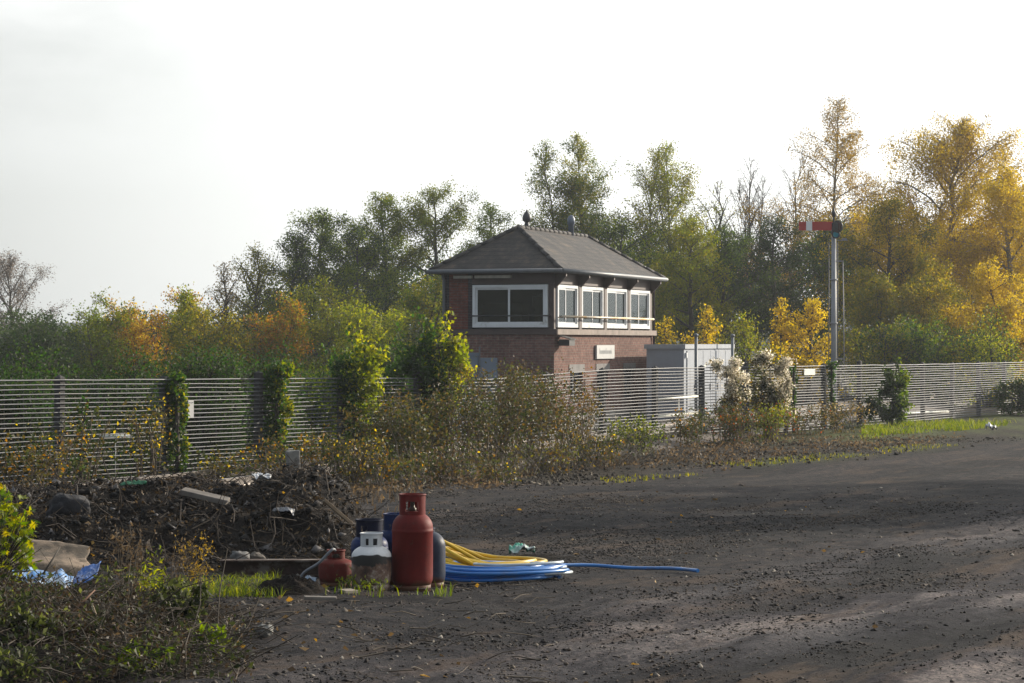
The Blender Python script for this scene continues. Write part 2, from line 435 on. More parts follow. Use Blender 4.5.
for k in range(170):
    x = -44.8 + k * .67; sb.box((x, -1.25, -.05), (x + .25, 1.25, .098))
tag(sb.build('sleeper', plain('sleeper_timber', (.07,.06,.05), .95, scale=2), trk), kind='stuff')

# ================================================================== SIGNAL BOX
WX, WY = 1.197, 68.38
def B(x, y, z=0.0): return (WX + U[0]*x + Vv[0]*y, WY + U[1]*x + Vv[1]*y, z)
LX, LY, EZ = 9.9, 3.37, 4.62
def brick_mat(name, c1, c2, mortar, sx=4.4):
    m, t, N, L, b = nt(name); tc = N.new('ShaderNodeTexCoord'); sp = N.new('ShaderNodeSeparateXYZ'); L.new(tc.outputs['Object'], sp.inputs[0])
    ad = N.new('ShaderNodeMath'); ad.operation = 'ADD'; L.new(sp.outputs[0], ad.inputs[0]); L.new(sp.outputs[1], ad.inputs[1])
    cb = N.new('ShaderNodeCombineXYZ'); L.new(ad.outputs[0], cb.inputs[0]); L.new(sp.outputs[2], cb.inputs[1])
    br = N.new('ShaderNodeTexBrick'); br.inputs['Scale'].default_value = 1.0; br.inputs['Brick Width'].default_value = .225; br.inputs['Row Height'].default_value = .075
    br.inputs['Mortar Size'].default_value = .008; br.inputs['Color1'].default_value = (*c1, 1); br.inputs['Color2'].default_value = (*c2, 1); br.inputs['Mortar'].default_value = (*mortar, 1)
    L.new(cb.outputs[0], br.inputs['Vector'])
    n1 = noise(N, L, tc.outputs['Object'], 1.4, 7, .7); r = ramp(N, [(.55,.52,.50), (1.0,1.0,1.0), (1.25,1.2,1.15)], [.3, .5, .72]); L.new(n1.outputs['Fac'], r.inputs[0])
    n2 = noise(N, L, cb.outputs[0], 9, 2, .5); r2 = ramp(N, [(.6,.55,.55), (1.15,1.1,1.1)], [.35, .65]); L.new(n2.outputs['Fac'], r2.inputs[0])
    c = mixc(N, L, .9, br.outputs['Color'], r.outputs[0], 'MULTIPLY'); c = mixc(N, L, .7, c, r2.outputs[0], 'MULTIPLY')
    L.new(c, b.inputs['Base Color']); b.inputs['Roughness'].default_value = .9; b.inputs['Specular IOR Level'].default_value = .2
    bp = N.new('ShaderNodeBump'); bp.inputs['Distance'].default_value = .01; L.new(br.outputs['Fac'], bp.inputs['Height']); bp.invert = True; L.new(bp.outputs[0], b.inputs['Normal'])
    return m
BRICK = brick_mat('red_brick', (.235,.130,.105), (.180,.095,.078), (.25,.22,.195))
BRICKU = brick_mat('red_brick_upper', (.20,.065,.045), (.16,.052,.040), (.15,.12,.10))
BLUEB = brick_mat('blue_brick', (.055,.055,.068), (.045,.043,.055), (.10,.095,.09))
WHITE = plain('white_frame_paint', (.78,.79,.80), .35, var=.06, scale=3, dirt=(.45,.43,.38), dirt_amt=.1)
BROWN = plain('brown_timber_paint', (.070,.045,.040), .55, var=.3, scale=2.5)
SILLM = plain('weathered_sill_lit', (.26,.21,.18), .8, var=.35, scale=3)
DARKP = plain('black_paint', (.02,.02,.022), .45, var=.2)
GREYP = plain('grey_gutter', (.13,.14,.155), .5, var=.2, scale=3)
def glass_mat():
    m, t, N, L, b = nt('window_glass')
    g = N.new('ShaderNodeBsdfGlossy'); g.inputs['Roughness'].default_value = .03; g.inputs['Color'].default_value = (.50,.56,.58,1)
    tr = N.new('ShaderNodeBsdfTransparent'); tr.inputs['Color'].default_value = (.62,.68,.66,1)
    fz = N.new('ShaderNodeFresnel'); fz.inputs['IOR'].default_value = 1.5
    tc = N.new('ShaderNodeTexCoord'); nz = noise(N, L, tc.outputs['Object'], .8, 2); bp = N.new('ShaderNodeBump'); bp.inputs['Distance'].default_value = .02; bp.inputs['Strength'].default_value = .03
    L.new(nz.outputs['Fac'], bp.inputs['Height']); L.new(bp.outputs[0], g.inputs['Normal'])
    mx = N.new('ShaderNodeMixShader'); L.new(fz.outputs[0], mx.inputs[0]); L.new(tr.outputs[0], mx.inputs[1]); L.new(g.outputs[0], mx.inputs[2])
    L.new(mx.outputs[0], N['Material Output'].inputs['Surface']); N.remove(b); return m
GLASS = glass_mat()
def slate_mat():
    m, t, N, L, b = nt('roof_slate'); tc = N.new('ShaderNodeTexCoord'); sp = N.new('ShaderNodeSeparateXYZ'); L.new(tc.outputs['Object'], sp.inputs[0])
    ad = N.new('ShaderNodeMath'); ad.operation = 'ADD'; L.new(sp.outputs[0], ad.inputs[0]); L.new(sp.outputs[1], ad.inputs[1])
    cb = N.new('ShaderNodeCombineXYZ'); L.new(ad.outputs[0], cb.inputs[0]); L.new(sp.outputs[2], cb.inputs[1])
    br = N.new('ShaderNodeTexBrick'); br.inputs['Scale'].default_value = 1; br.inputs['Brick Width'].default_value = .30; br.inputs['Row Height'].default_value = .125; br.inputs['Mortar Size'].default_value = .010
    br.inputs['Color1'].default_value = (.050,.042,.038,1); br.inputs['Color2'].default_value = (.034,.030,.029,1); br.inputs['Mortar'].default_value = (.022,.021,.022,1)
    L.new(cb.outputs[0], br.inputs['Vector'])
    n1 = noise(N, L, tc.outputs['Object'], 1.6, 9, .78); r = ramp(N, [(.45,.45,.47), (1,1,1), (2.3,2.0,1.5)], [.36, .5, .66]); L.new(n1.outputs['Fac'], r.inputs[0])
    c = mixc(N, L, 1.0, br.outputs['Color'], r.outputs[0], 'MULTIPLY'); L.new(c, b.inputs['Base Color']); b.inputs['Roughness'].default_value = .7; b.inputs['Specular IOR Level'].default_value = .35
    bp = N.new('ShaderNodeBump'); bp.inputs['Distance'].default_value = .02; L.new(br.outputs['Fac'], bp.inputs['Height']); bp.invert = True; L.new(bp.outputs[0], b.inputs['Normal'])
    return m
box = empty('signal_box', 'brick railway signal box with hipped slate roof and white framed windows', 'signal box', (WX, WY, 0), BZ)
# lower brick block with rebated window openings on the track face (y = 0)
SILLZ = 2.84
wins = [(1.44, 2.62), (4.0, 5.08), (6.75, 7.8)]
lw = MB()
xs = [0] + [v for w in wins for v in w] + [LX]
for i in range(0, len(xs) - 1):
    if i % 2 == 0: lw.box((xs[i], 0, .56), (xs[i+1], .24, SILLZ))
    else: lw.box((xs[i], 0, .56), (xs[i+1], .24, .9)); lw.box((xs[i], 0, 1.98), (xs[i+1], .24, SILLZ))
lw.box((0, .24, .56), (.24, LY, SILLZ)); lw.box((LX - .24, .24, .56), (LX, LY, SILLZ)); lw.box((.24, LY - .24, .56), (LX - .24, LY, SILLZ))
lw.build('brick_wall', BRICK, box)
pl = MB(); pl.box((-.04, -.04, -.2), (LX + .04, LY + .04, .558)); pl.build('plinth', plain('concrete_plinth', (.30,.28,.25), .9, var=.3, scale=3, bump=.01), box)
LINT = plain('concrete_lintel', (.20,.19,.185), .85, var=.3, scale=3)
DGL = plain('dark_interior', (.012,.013,.015), .7)
for a, b_ in wins:
    q = MB(); q.box((a - .12, -.02, 1.742), (b_ + .12, .2, 1.978)); q.build('lintel', LINT, box)
    w = MB()
    w.box((a, .10, .9), (a + .07, .16, 1.742)); w.box((b_ - .07, .10, .9), (b_, .16, 1.742)); w.box((a + .07, .10, .9), (b_ - .07, .16, .97)); w.box((a + .07, .10, 1.67), (b_ - .07, .16, 1.742))
    w.box(((a + b_)/2 - .025, .105, .97), ((a + b_)/2 + .025, .155, 1.67))
    wo = w.build('lower_window', plain('slate_blue_paint', (.07,.09,.12), .5), box)
    g = MB(); g.box((a + .07, .12, .97), ((a + b_)/2 - .026, .126, 1.67)); g.box(((a + b_)/2 + .026, .12, .97), (b_ - .07, .126, 1.67)); g.build('pane', GLASS, wo)
# floor between storeys + sill band standing proud
fl = MB(); fl.box((-.02, -.12, SILLZ + .002), (LX + .02, .3, 3.0)); fl.build('sill_band', SILLM, box)
fl = MB(); fl.box((-.06, -.10, SILLZ + .004), (-.022, LY + .02, 2.998)); fl.box((-.022, .302, SILLZ + .004), (LX, LY, 2.998)); fl.build('sill_band', BROWN, box)  # end-face band in darker brown: its shade put into the colour
# upper storey
Z0, Z1 = 3.002, 4.30
up = MB(); 
up.box((.0, 2.50, Z0), (.22, 2.62, EZ)); up.box((0, 3.2, Z0), (.22, LY, EZ))
up.build('corner_pier', BLUEB, box)
pi = MB(); pi.box((-.015, 2.62, Z0), (.22, 3.2, EZ)); pi.build('brick_pier', BRICKU, box)
rear = MB(); rear.box((.222, LY - .2, Z0), (LX, LY, EZ)); rear.box((LX - .2, .15, Z0), (LX, LY - .202, EZ)); rear.build('rear_wall', plain('rear_wall_cream', (.10,.075,.055), .8, scale=1), box)
fa = MB(); fa.box((0, 0, Z1), (LX, .16, EZ)); fa.box((0, .161, Z1), (.16, 2.498, EZ)); fa.box((0, 0, Z0), (.16, .16, Z1 - .002)); 
fa.build('fascia_boarding', BROWN, box)
wl = [(.20, 2.05), (2.40, 4.48), (4.80, 6.92), (7.22, 9.40)]
for x in (2.06, 4.49, 6.93): po = MB(); po.box((x + .03, -.07, Z0), (x + .27, .15, Z1 - .002)); po.build('window_post', BROWN, box)
po = MB(); po.box((9.41, -.03, Z0), (LX - .2, .15, Z1 - .002)); po.build('window_post', BROWN, box)
for x in (.06, 2.2, 4.63, 7.07, 9.6):        # brackets under the eaves
    k = MB(); k.add([(x, -.002, 4.16), (x + .09, -.002, 4.16), (x + .09, -.002, 4.58), (x, -.002, 4.58), (x, -.34, 4.50), (x + .09, -.34, 4.50), (x + .09, -.34, 4.58), (x, -.34, 4.58)],
        [(0,1,5,4), (4,5,6,7), (7,6,2,3), (0,4,7,3), (1,2,6,5), (0,3,2,1)]); k.build('eaves_bracket', BROWN, box)
def win_face(a, b_, z0, z1, split, axis, depth=.05):
    """white frame lying in the x axis (y=0 face) or the y axis (x=0 face) with two sashes"""
    t = .085; s = .055
    def bx(m, p0, p1, d0, d1, zz0, zz1):
        if axis == 'x': m.box((p0, d0, zz0), (p1, d1, zz1))
        else: m.box((d0, p0, zz0), (d1, p1, zz1))
    m = MB(); bx(m, a, a + t, -depth, .1, z0, z1); bx(m, b_ - t, b_, -depth, .1, z0, z1); bx(m, a + t, b_ - t, -depth, .1, z0, z0 + t * 1.2); bx(m, a + t, b_ - t, -depth, .1, z1 - t, z1)
    o = m.build('window', WHITE, box)
    for i, (p, q) in enumerate(((a + t, split + .02), (split - .02, b_ - t))):
        d0, d1 = ((-.035, -.004), (-.001, .03))[i]
        m = MB(); zz0 = z0 + t * 1.2; zz1 = z1 - t
        bx(m, p, p + s, d0, d1, zz0, zz1); bx(m, q - s, q, d0, d1, zz0, zz1); bx(m, p + s, q - s, d0, d1, zz0, zz0 + s); bx(m, p + s, q - s, d0, d1, zz1 - s, zz1)
        m.build('sash', WHITE, o)
        g = MB(); dm = (d0 + d1) / 2; bx(g, p + s, q - s, dm - .003, dm + .003, zz0 + s, zz1 - s); g.build('pane', GLASS, o)
for (a, b_), sp in zip(wl, (.95, 3.45, 5.8, 8.2)): win_face(a, b_, 3.05, 4.27, sp, 'x')
win_face(.18, 2.47, 3.05, 4.27, 1.36, 'y')
# interior: floor, a bench of levers, blind
itr = MB(); itr.box((.25, .2, 3.004), (LX - .22, LY - .22, 3.06)); itr.build('floor_boards', plain('lino_floor', (.06,.05,.045), .7), box)
ce = MB(); ce.box((.18, .18, 4.50), (LX - .21, LY - .21, 4.54)); ce.build('ceiling', plain('box_ceiling', (.30,.29,.27), .8), box)
lv = MB(); lv.box((3.0, 1.5, 3.062), (8.0, 1.9, 3.5))
for k in range(18): lv.tube([(3.2 + k*.26, 1.7, 3.5), (3.2 + k*.26, 1.6, 4.05)], .022, 6)
lv.build('lever_frame', plain('lever_frame_iron', (.05,.05,.06), .5), box)
ds = MB(); ds.box((.6, 1.2, 3.062), (1.2, 2.4, 3.75)); ds.box((.9, .5, 3.062), (1.3, .9, 3.6)); ds.box((.85, .45, 3.6), (1.35, .95, 3.95)); ds.build('desk', plain('desk_wood', (.11,.07,.04), .6), box)
# safety rails
RAILY = plain('cream_handrail', (.66,.42,.17), .4, var=.2, scale=1.5, dirt=(.7,.66,.58), dirt_amt=.6)
hr = MB(); hr.tube([(.1, -.24, 3.36), (LX - .75, -.24, 3.36)], .033, 8)
for x in (.15, 2.2, 4.63, 7.07, 9.4): hr.tube([(min(x, LX - .8), -.24, 3.36), (min(x, LX - .8), -.07, 3.33)], .015, 6)
hr.build('window_guard_rail', RAILY, box)
hl = MB(); hl.tube([(-.16, .1, 3.38), (-.16, 2.55, 3.38)], .02, 8); hl.tube([(-.16, .1, 3.38), (0.0, .1, 3.38)], .015, 6); hl.tube([(-.16, 2.55, 3.38), (0, 2.55, 3.38)], .015, 6); hl.build('window_bar', DARKP, box)
# roof
ov = .32; ez = 4.685; RH = 1.32
x0, x1, y0, y1 = -ov, LX + .22, -ov, LY + ov; hw = (y1 - y0) / 2; yc = (y0 + y1) / 2
SL = slate_mat()
rf = MB()
rv = [(x0, y0, ez), (x1, y0, ez), (x1, y1, ez), (x0, y1, ez), (x0 + hw, yc, ez + RH), (x1 - hw, yc, ez + RH)]
lo = [(a, b_, c - .09) for a, b_, c in rv[:4]]
rf.add(rv + lo, [(0,1,5,4), (1,2,5), (2,3,4,5), (3,0,4), (0,6,7,1), (1,7,8,2), (2,8,9,3), (3,9,6,0), (9,8,7,6)])
roof = rf.build('roof', SL, box)
RIDGE = plain('ridge_tile', (.045,.041,.040), .8, var=.35, scale=4)
for a, b_, nm in ((4, 5, 'ridge_tiles'), (0, 4, 'hip_tiles'), (3, 4, 'hip_tiles'), (1, 5, 'hip_tiles'), (2, 5, 'hip_tiles')):
    p, q = np.array(rv[a]), np.array(rv[b_]); m = MB(); n = max(4, int(np.linalg.norm(q - p) / .42))
    for k in range(n):
        s0 = p + (q - p) * (k / n); s1 = p + (q - p) * ((k + 1.06) / n if k < n - 1 else 1)
        m.tube([s0 + [0, 0, .01], s1 + [0, 0, .0]], .07, 8)
    m.build(nm, RIDGE, roof)
gu = MB(); gm = .062
for p, q in (((x0 - .06, y0 - .06), (x1 + .06, y0 - .06)), ((x0 - .06, y0 - .06), (x0 - .06, y1 + .06)), ((x1 + .06, y0 - .06), (x1 + .06, y1 + .06))):
    gu.tube([(p[0], p[1], ez - .03), (q[0], q[1], ez - .03)], gm, 8)
gu.build('gutter', GREYP, box)
dp = MB(); dp.tube([(-.06, LY + .02, 4.58), (-.06, LY - .02, 4.4), (-.06, LY - .02, .1)], .045, 8); dp.build('drainpipe', GREYP, box)
dp = MB(); dp.tube([(LX - .1, -.3, 4.6), (LX - .1, -.06, 4.35), (LX - .1, -.06, .1)], .04, 8); dp.build('drainpipe', plain('brown_pipe', (.09,.07,.065), .6), box)
for px_, kind in ((x0 + hw + .75, 0), (x0 + hw + 4.9, 1)):
    m = MB(); zb = ez + RH
    if kind == 0:
        m.lathe([(.07, -.1), (.07, .14), (.06, .16), (.06, .18), (.12, .22), (.135, .30), (.11, .40), (.05, .47), (.02, .54), (.004, .57)], (px_, yc, zb), 16); m.build('ball_vent', plain('lead_vent', (.045,.045,.052), .5), roof)
    else:
        m.lathe([(.09, -.1), (.09, .30), (.12, .32), (.12, .50), (.09, .53), (.09, .56), (.02, .60)], (px_, yc, zb), 16); m.build('cowl_vent', plain('zinc_vent', (.16,.19,.24), .45), roof)
# strip lights under the eaves of the end face
for a, b_ in ((.95, 2.05), (2.15, 2.7)):
    m = MB(); m.box((-.2, a + .3, 4.46), (-.07, b_ + .3, 4.54)); m.build('strip_light', plain('dull_white_plastic', (.42,.38,.32), .6), box)
# dark lamp housing hung from the corner
m = MB(); m.box((.12, -.42, 2.52), (.62, -.10, 2.70)); m.box((.3, -.10, 2.58), (.42, .0, 2.66)); m.add([(.10,-.46,2.70),(.64,-.46,2.70),(.64,-.08,2.80),(.10,-.08,2.80),(.10,-.46,2.72),(.64,-.46,2.72),(.64,-.08,2.82),(.10,-.08,2.82)], [(0,3,2,1),(4,5,6,7),(0,1,5,4),(1,2,6,5),(2,3,7,6),(3,0,4,7)]); m.build('corner_floodlight', DARKP, box)
# name board: pale plate with faint grey lettering strokes (not legible in the photograph)
sg = empty('name_board', 'small white name board with faint grey lettering on the signal box brickwork', 'sign', B(4.62, -.05, 2.33), BZ)
m = MB(); m.box((-.88, -.03, -.205), (.88, .03, .205)); m.build('board', plain('sign_white', (.52,.52,.51), .5, var=.06), sg)
m = MB(); rs = random.Random(3)
for k in range(10):
    x = -.62 + k * .125; hgt = .17 if k in (0, 5, 9) else .11
    m.box((x, -.036, -.06), (x + .03, -.032, -.06 + hgt)); m.box((x + .065, -.036, -.06), (x + .085, -.032, .05))
    if k % 2: m.box((x + .03, -.036, .03), (x + .065, -.032, .05))
    else: m.box((x + .03, -.036, -.06), (x + .065, -.032, -.04))
m.build('lettering', plain('sign_grey_letter', (.36,.37,.37), .6), sg)

# ---- grey equipment building right of the box
GMET = plain('grey_steel_cladding', (.27,.30,.35), .5, var=.12, scale=1.5, dirt=(.22,.22,.22), dirt_amt=.15)
cab = empty('equipment_cabin', 'pale grey steel equipment cabin with ribbed doors beside the signal box', 'equipment cabin', (5.3, 74, 0), BZ)
m = MB(); m.box((0, 0, .1), (5.9, 1.2, 2.42)); m.build('shell', GMET, cab)
m = MB(); m.box((-.06, -.06, 2.42), (5.96, 1.26, 2.56)); m.build('roof', plain('grey_roof_trim', (.32,.35,.39), .5, var=.12), cab)
for k in range(6):
    x = .3 + k * .92; m = MB(); m.box((x, -.03, .2), (x + .88, -.003, 2.36)); d = m.build('door_panel', GMET, cab)
    m = MB(); m.box((x + .78, -.05, 1.1), (x + .81, -.032, 1.3)); m.build('handle', DARKP, d)
for x in (.12, 5.75): m = MB(); m.box((x, -.06, 2.14), (x + .1, -.003, 2.3)); m.build('vent_cap', WHITE, cab)
for nm, lb, x, y in (('cable_post', 'thin grey post at the near corner of the equipment cabin', -.12, -.42), ('cable_post', 'thin grey post in front of the equipment cabin doors, further from the box', 4.3, -.42)):
    m = MB(); q = (5.3 + U[0]*x + Vv[0]*y, 74 + U[1]*x + Vv[1]*y); m.tube([(0, 0, 0), (0, 0, 2.8)], .05, 8); m.lathe([(.07, 2.8), (.07, 2.86), (.02, 2.9)], n=8)
    o = m.build(nm, plain('post_grey', (.15,.17,.19), .5), None); o.location = (q[0], q[1], 0); tag(o, lb, 'post', 'thin posts by the equipment cabin')
# cream pipe handrail in front of the cabin
hrn = empty('handrail', 'cream two-rail pipe handrail behind the fence before the equipment cabin', 'handrail', (3.9, 65.5, 0), BZ)
for z in (1.05, .58): m = MB(); m.tube([(0, 0, z), (4.6, 0, z)], .035, 8); m.build('rail', plain('cream_rail', (.80,.77,.62), .4, var=.1), hrn)
for x in (.03, 2.3, 4.57): m = MB(); m.tube([(x, 0, 0), (x, 0, 1.05)], .033, 8); m.build('post', plain('cream_post', (.30,.30,.27), .5, var=.1), hrn)
# blue grey steel cabinet at the end wall
bc = empty('steel_cabinet', 'blue grey steel cabinet with a post beside the end wall of the signal box', 'cabinet', (-1.55, 67.0, 0), R(6))
BGM = plain('blue_grey_steel', (.16,.20,.26), .5, var=.15, scale=1.5)
m = MB(); m.box((0, 0, .1), (.62, .7, 2.25)); m.build('shell', BGM, bc); m = MB(); m.box((.66, .0, .1), (1.15, .7, 2.18)); m.build('side_bay', BGM, bc)
m = MB(); m.box((-.04, -.04, 2.25), (.645, .74, 2.32)); m.build('lid', BGM, bc)
for x in (.02, .32): m = MB(); m.box((x, -.025, .2), (x + .27, -.003, 2.2)); m.build('door', BGM, bc)
m = MB(); m.box((.625, -.06, 0), (.665, -.01, 2.5)); m.build('post', GREYP, bc)

# ---- semaphore signal
SX, SY = 11.80, 88.0
sem = empty('semaphore_signal', 'railway semaphore signal with red arm raised level on a pale lattice-free post', 'railway signal', (SX, SY, 0))
sem['label'] = 'railway semaphore signal with level red white-striped arm on tall pale grey post'
POST = plain('signal_post_paint', (.27,.28,.30), .5, var=.2, scale=2, dirt=(.25,.22,.2), dirt_amt=.2)
m = MB(); m.tube([(0, 0, -.3), (0, 0, 6.6)], [.118, .08], 14); 
for z in (1.9, 3.3, 4.9): m.lathe([(.14, z), (.14, z + .05)], n=14)
m.build('post', POST, sem)
m = MB(); m.lathe([(.085, 6.6), (.11, 6.62), (.11, 6.72), (.05, 6.78), (.035, 7.2), (.07, 7.26), (.085, 7.36), (.04, 7.48), (.012, 7.6)], n=14); m.build('finial', DARKP, sem)
REDP = plain('signal_red', (.42,.035,.030), .45, var=.12, scale=2)
arm = MB(); arm.box((-1.30, -.20, 6.72), (-.06, -.17, 7.04)); ao = arm.build('signal_arm', REDP, sem)
m = MB(); m.box((-1.04, -.206, 6.715), (-.82, -.164, 7.045)); m.build('white_stripe', WHITE, ao)
m = MB(); m.tube([(.12 + .16*math.cos(2*PI*k/20), -.185, 6.86 + .2*math.sin(2*PI*k/20)) for k in range(20)], .035, 6, closed=True)
m.tube([(.05 + .13*math.cos(2*PI*k/20), -.185, 6.58 + .14*math.sin(2*PI*k/20)) for k in range(20)], .03, 6, closed=True); m.box((-.1, -.215, 6.70), (.12, -.155, 7.0)); m.build('spectacle', DARKP, ao)
m = MB(); m.add([(.12 + .15*math.cos(2*PI*k/20), -.185, 6.86 + .19*math.sin(2*PI*k/20)) for k in range(20)] , [tuple(range(20))]); m.build('red_lens', plain('lens_dark_red', (.05,.01,.01), .15), ao)
m = MB(); m.add([(.05 + .12*math.cos(2*PI*k/20), -.185, 6.58 + .13*math.sin(2*PI*k/20)) for k in range(20)] , [tuple(range(20))]); m.build('green_lens', plain('lens_blue_green', (.02,.20,.26), .12), ao)
m = MB(); m.box((.12, -.12, 6.35), (.5, .0, 6.38)); m.box((.3, -.13, 6.38), (.46, .03, 6.44)); m.build('lamp_bracket', plain('bracket_grey', (.25,.25,.25), .5), sem)
m = MB(); m.box((.08, -.05, 5.58), (.36, .0, 5.63)); m.box((.08, -.05, 2.0), (.40, .0, 2.05)); m.tube([(.33, -.02, 5.6), (.40, -.02, 0.2)], .022, 6); m.build('down_rod', plain('rod_grey', (.22,.21,.21), .5), sem)
m = MB()
for xx in (-.16,): 
    m.tube([(xx, .18, 0), (xx, .14, 6.3)], .02, 6); m.tube([(xx + .32, .18, 0), (xx + .32, .14, 6.3)], .02, 6)
    for k in range(20): m.tube([(xx, .17, .3 + k*.3), (xx + .32, .17, .3 + k*.3)], .012, 5)
m.build('ladder', plain('ladder_grey', (.12,.12,.12), .6), sem)

# ================================================================== FENCE
def fence_Y(px): return 30.58 / (0.5551 - (px - 512) / F)
def fence_pt(px): 
    Y = fence_Y(px); return np.array([fence_x(Y), Y])
FD = np.array([.4853, .8743])
TOPX = [-200, 50, 260, 400, 470, 520, 600, 660, 750, 950, 1100]; TOPZ = [2.0, 1.97, 1.90, 1.86, 1.76, 1.80, 1.925, 1.94, 1.93, 1.88, 1.88]
def fence_top(x, y): return float(np.interp(512 + x / y * F, TOPX, TOPZ))
GALV = plain('galvanised_wire', (.075,.08,.092), .5, .1, var=.45, scale=2.2, dirt=(.09,.085,.075), dirt_amt=.35)
CONC = plain('concrete_post', (.045,.043,.042), .9, var=.4, scale=5, bump=.01)
fo = fence_pt(70) - FD * 9.0
fen = empty('mesh_fence', 'long galvanised wire fence of close horizontal bars on dark concrete posts', 'fence', (fo[0], fo[1], 0), 0)
NP = 24; PL = 2.95; NB = 25
for k in range(NP + 1):
    q = fo + FD * PL * k; tz = fence_top(*q); m = MB(); rs = random.Random(k)
    a, b_ = FD * PL * k; n = np.array([FD[1], -FD[0]])
    w = .065; zt = tz + rs.choice([.02, .04, .12, .03]); off = -n * .10
    cs = [(a + off[0] + FD[0]*sx*w + n[0]*sy*w, b_ + off[1] + FD[1]*sx*w + n[1]*sy*w) for sx, sy in ((-1,-1), (1,-1), (1,1), (-1,1))]
    lx, ly = rs.uniform(-.03, .03), rs.uniform(-.03, .03)
    m.add([(x, y, -.3) for x, y in cs] + [(x + lx, y + ly, zt) for x, y in cs] + [(a + off[0] + lx, b_ + off[1] + ly, zt + .05)],
          [(0,3,2,1), (0,1,5,4), (1,2,6,5), (2,3,7,6), (3,0,4,7), (4,5,8), (5,6,8), (6,7,8), (7,4,8)])
    m.build('fence_post', CONC, fen)
    if k < NP:
        a0 = FD * PL * k; a1 = FD * PL * (k + 1); q1 = fo + a1; tz1 = fence_top(*q1); m = MB()
        jit = [[rs.uniform(-.009, .009) for _ in range(NB)] for _ in range(4)]
        bow = [0, rs.uniform(-.05, .03), rs.uniform(-.05, .03), 0]
        for i in range(NB):
            pts = []
            for j in range(4):
                u = j / 3; z = (.05 + (tz + (tz1 - tz) * u - .05) * i / (NB - 1)) + jit[j][i] * (0 if j in (0, 3) else 1)
                p = a0 + (a1 - a0) * u + n * bow[j]; pts.append((p[0], p[1], z))
            m.tube(pts, (.0125 if i < NB - 1 else .016), 6, cap=False)
        for i in range(1, 6):
            u = i / 6; p = a0 + (a1 - a0) * u; zt2 = tz + (tz1 - tz) * u; bb = float(np.interp(u, [0, 1/3, 2/3, 1], bow)); p = p + n * (bb - .012)
            m.tube([(p[0], p[1], .03), (p[0], p[1], zt2)], .0022, 4, cap=False)
        m.build('mesh_panel', GALV, fen)
def on_fence(px, off=0.12, z=0.0):
    q = fence_pt(px); n = np.array([FD[1], -FD[0]]); q = q + n * off; return (q[0], q[1], z)
FZ = math.atan2(FD[1], FD[0])
def plate(name, label, px, py, w, h, mat, cat, off=.02):
    q = on_fence(px, off); z = H + (343 - py) / F * q[1]
    m = MB(); m.box((-w/2, -.008, -h/2), (w/2, .008, h/2)); 
    for x in (-w/2 + .04, w/2 - .04): m.lathe([(.012, 0), (.012, .01), (.004, .014)], (x, -.02, h/2 - .05), 6)
    o = m.build(name, mat); o.location = (q[0], q[1], z); o.rotation_euler = (0, 0, FZ); return tag(o, label, cat)
plate('notice_plate', 'small blank grey notice plate fixed to the fence beside the ivy clad post', 190, 409, .17, .33, plain('plate_grey', (.40,.40,.40), .5, var=.1), 'notice')
plate('white_board', 'white board strapped to the upper fence bars between two thin ivied posts', 809, 372, .85, .18, plain('board_white', (.75,.76,.72), .5, var=.08), 'board')
# white tube seen through the mesh, left; right bar paints a rail glint
for nm, lb, x0, x1, py, d in (('pipe_and_glint', 'short white pipe rail behind the fence between the bare post and the ivy post', 100, 131, 437, 45), ('pipe_and_glint', 'long pale bar standing for the sun glint on a rail behind the mesh fence', 882, 948, 414.5, 81)):
    m = MB(); a = P(x0, py, d); b_ = P(x1, py - (0 if d < 60 else 3), d + (0 if d < 60 else 6)); m.tube([a, b_], .045, 8)
    for u in (.5,): c = a + (b_ - a) * u; m.tube([c, (c[0], c[1], -.1)], .010, 6)
    tag(m.build(nm, plain('pipe_and_glint_cream', (.74,.74,.66), .4, var=.1)), lb, 'pipe rail')

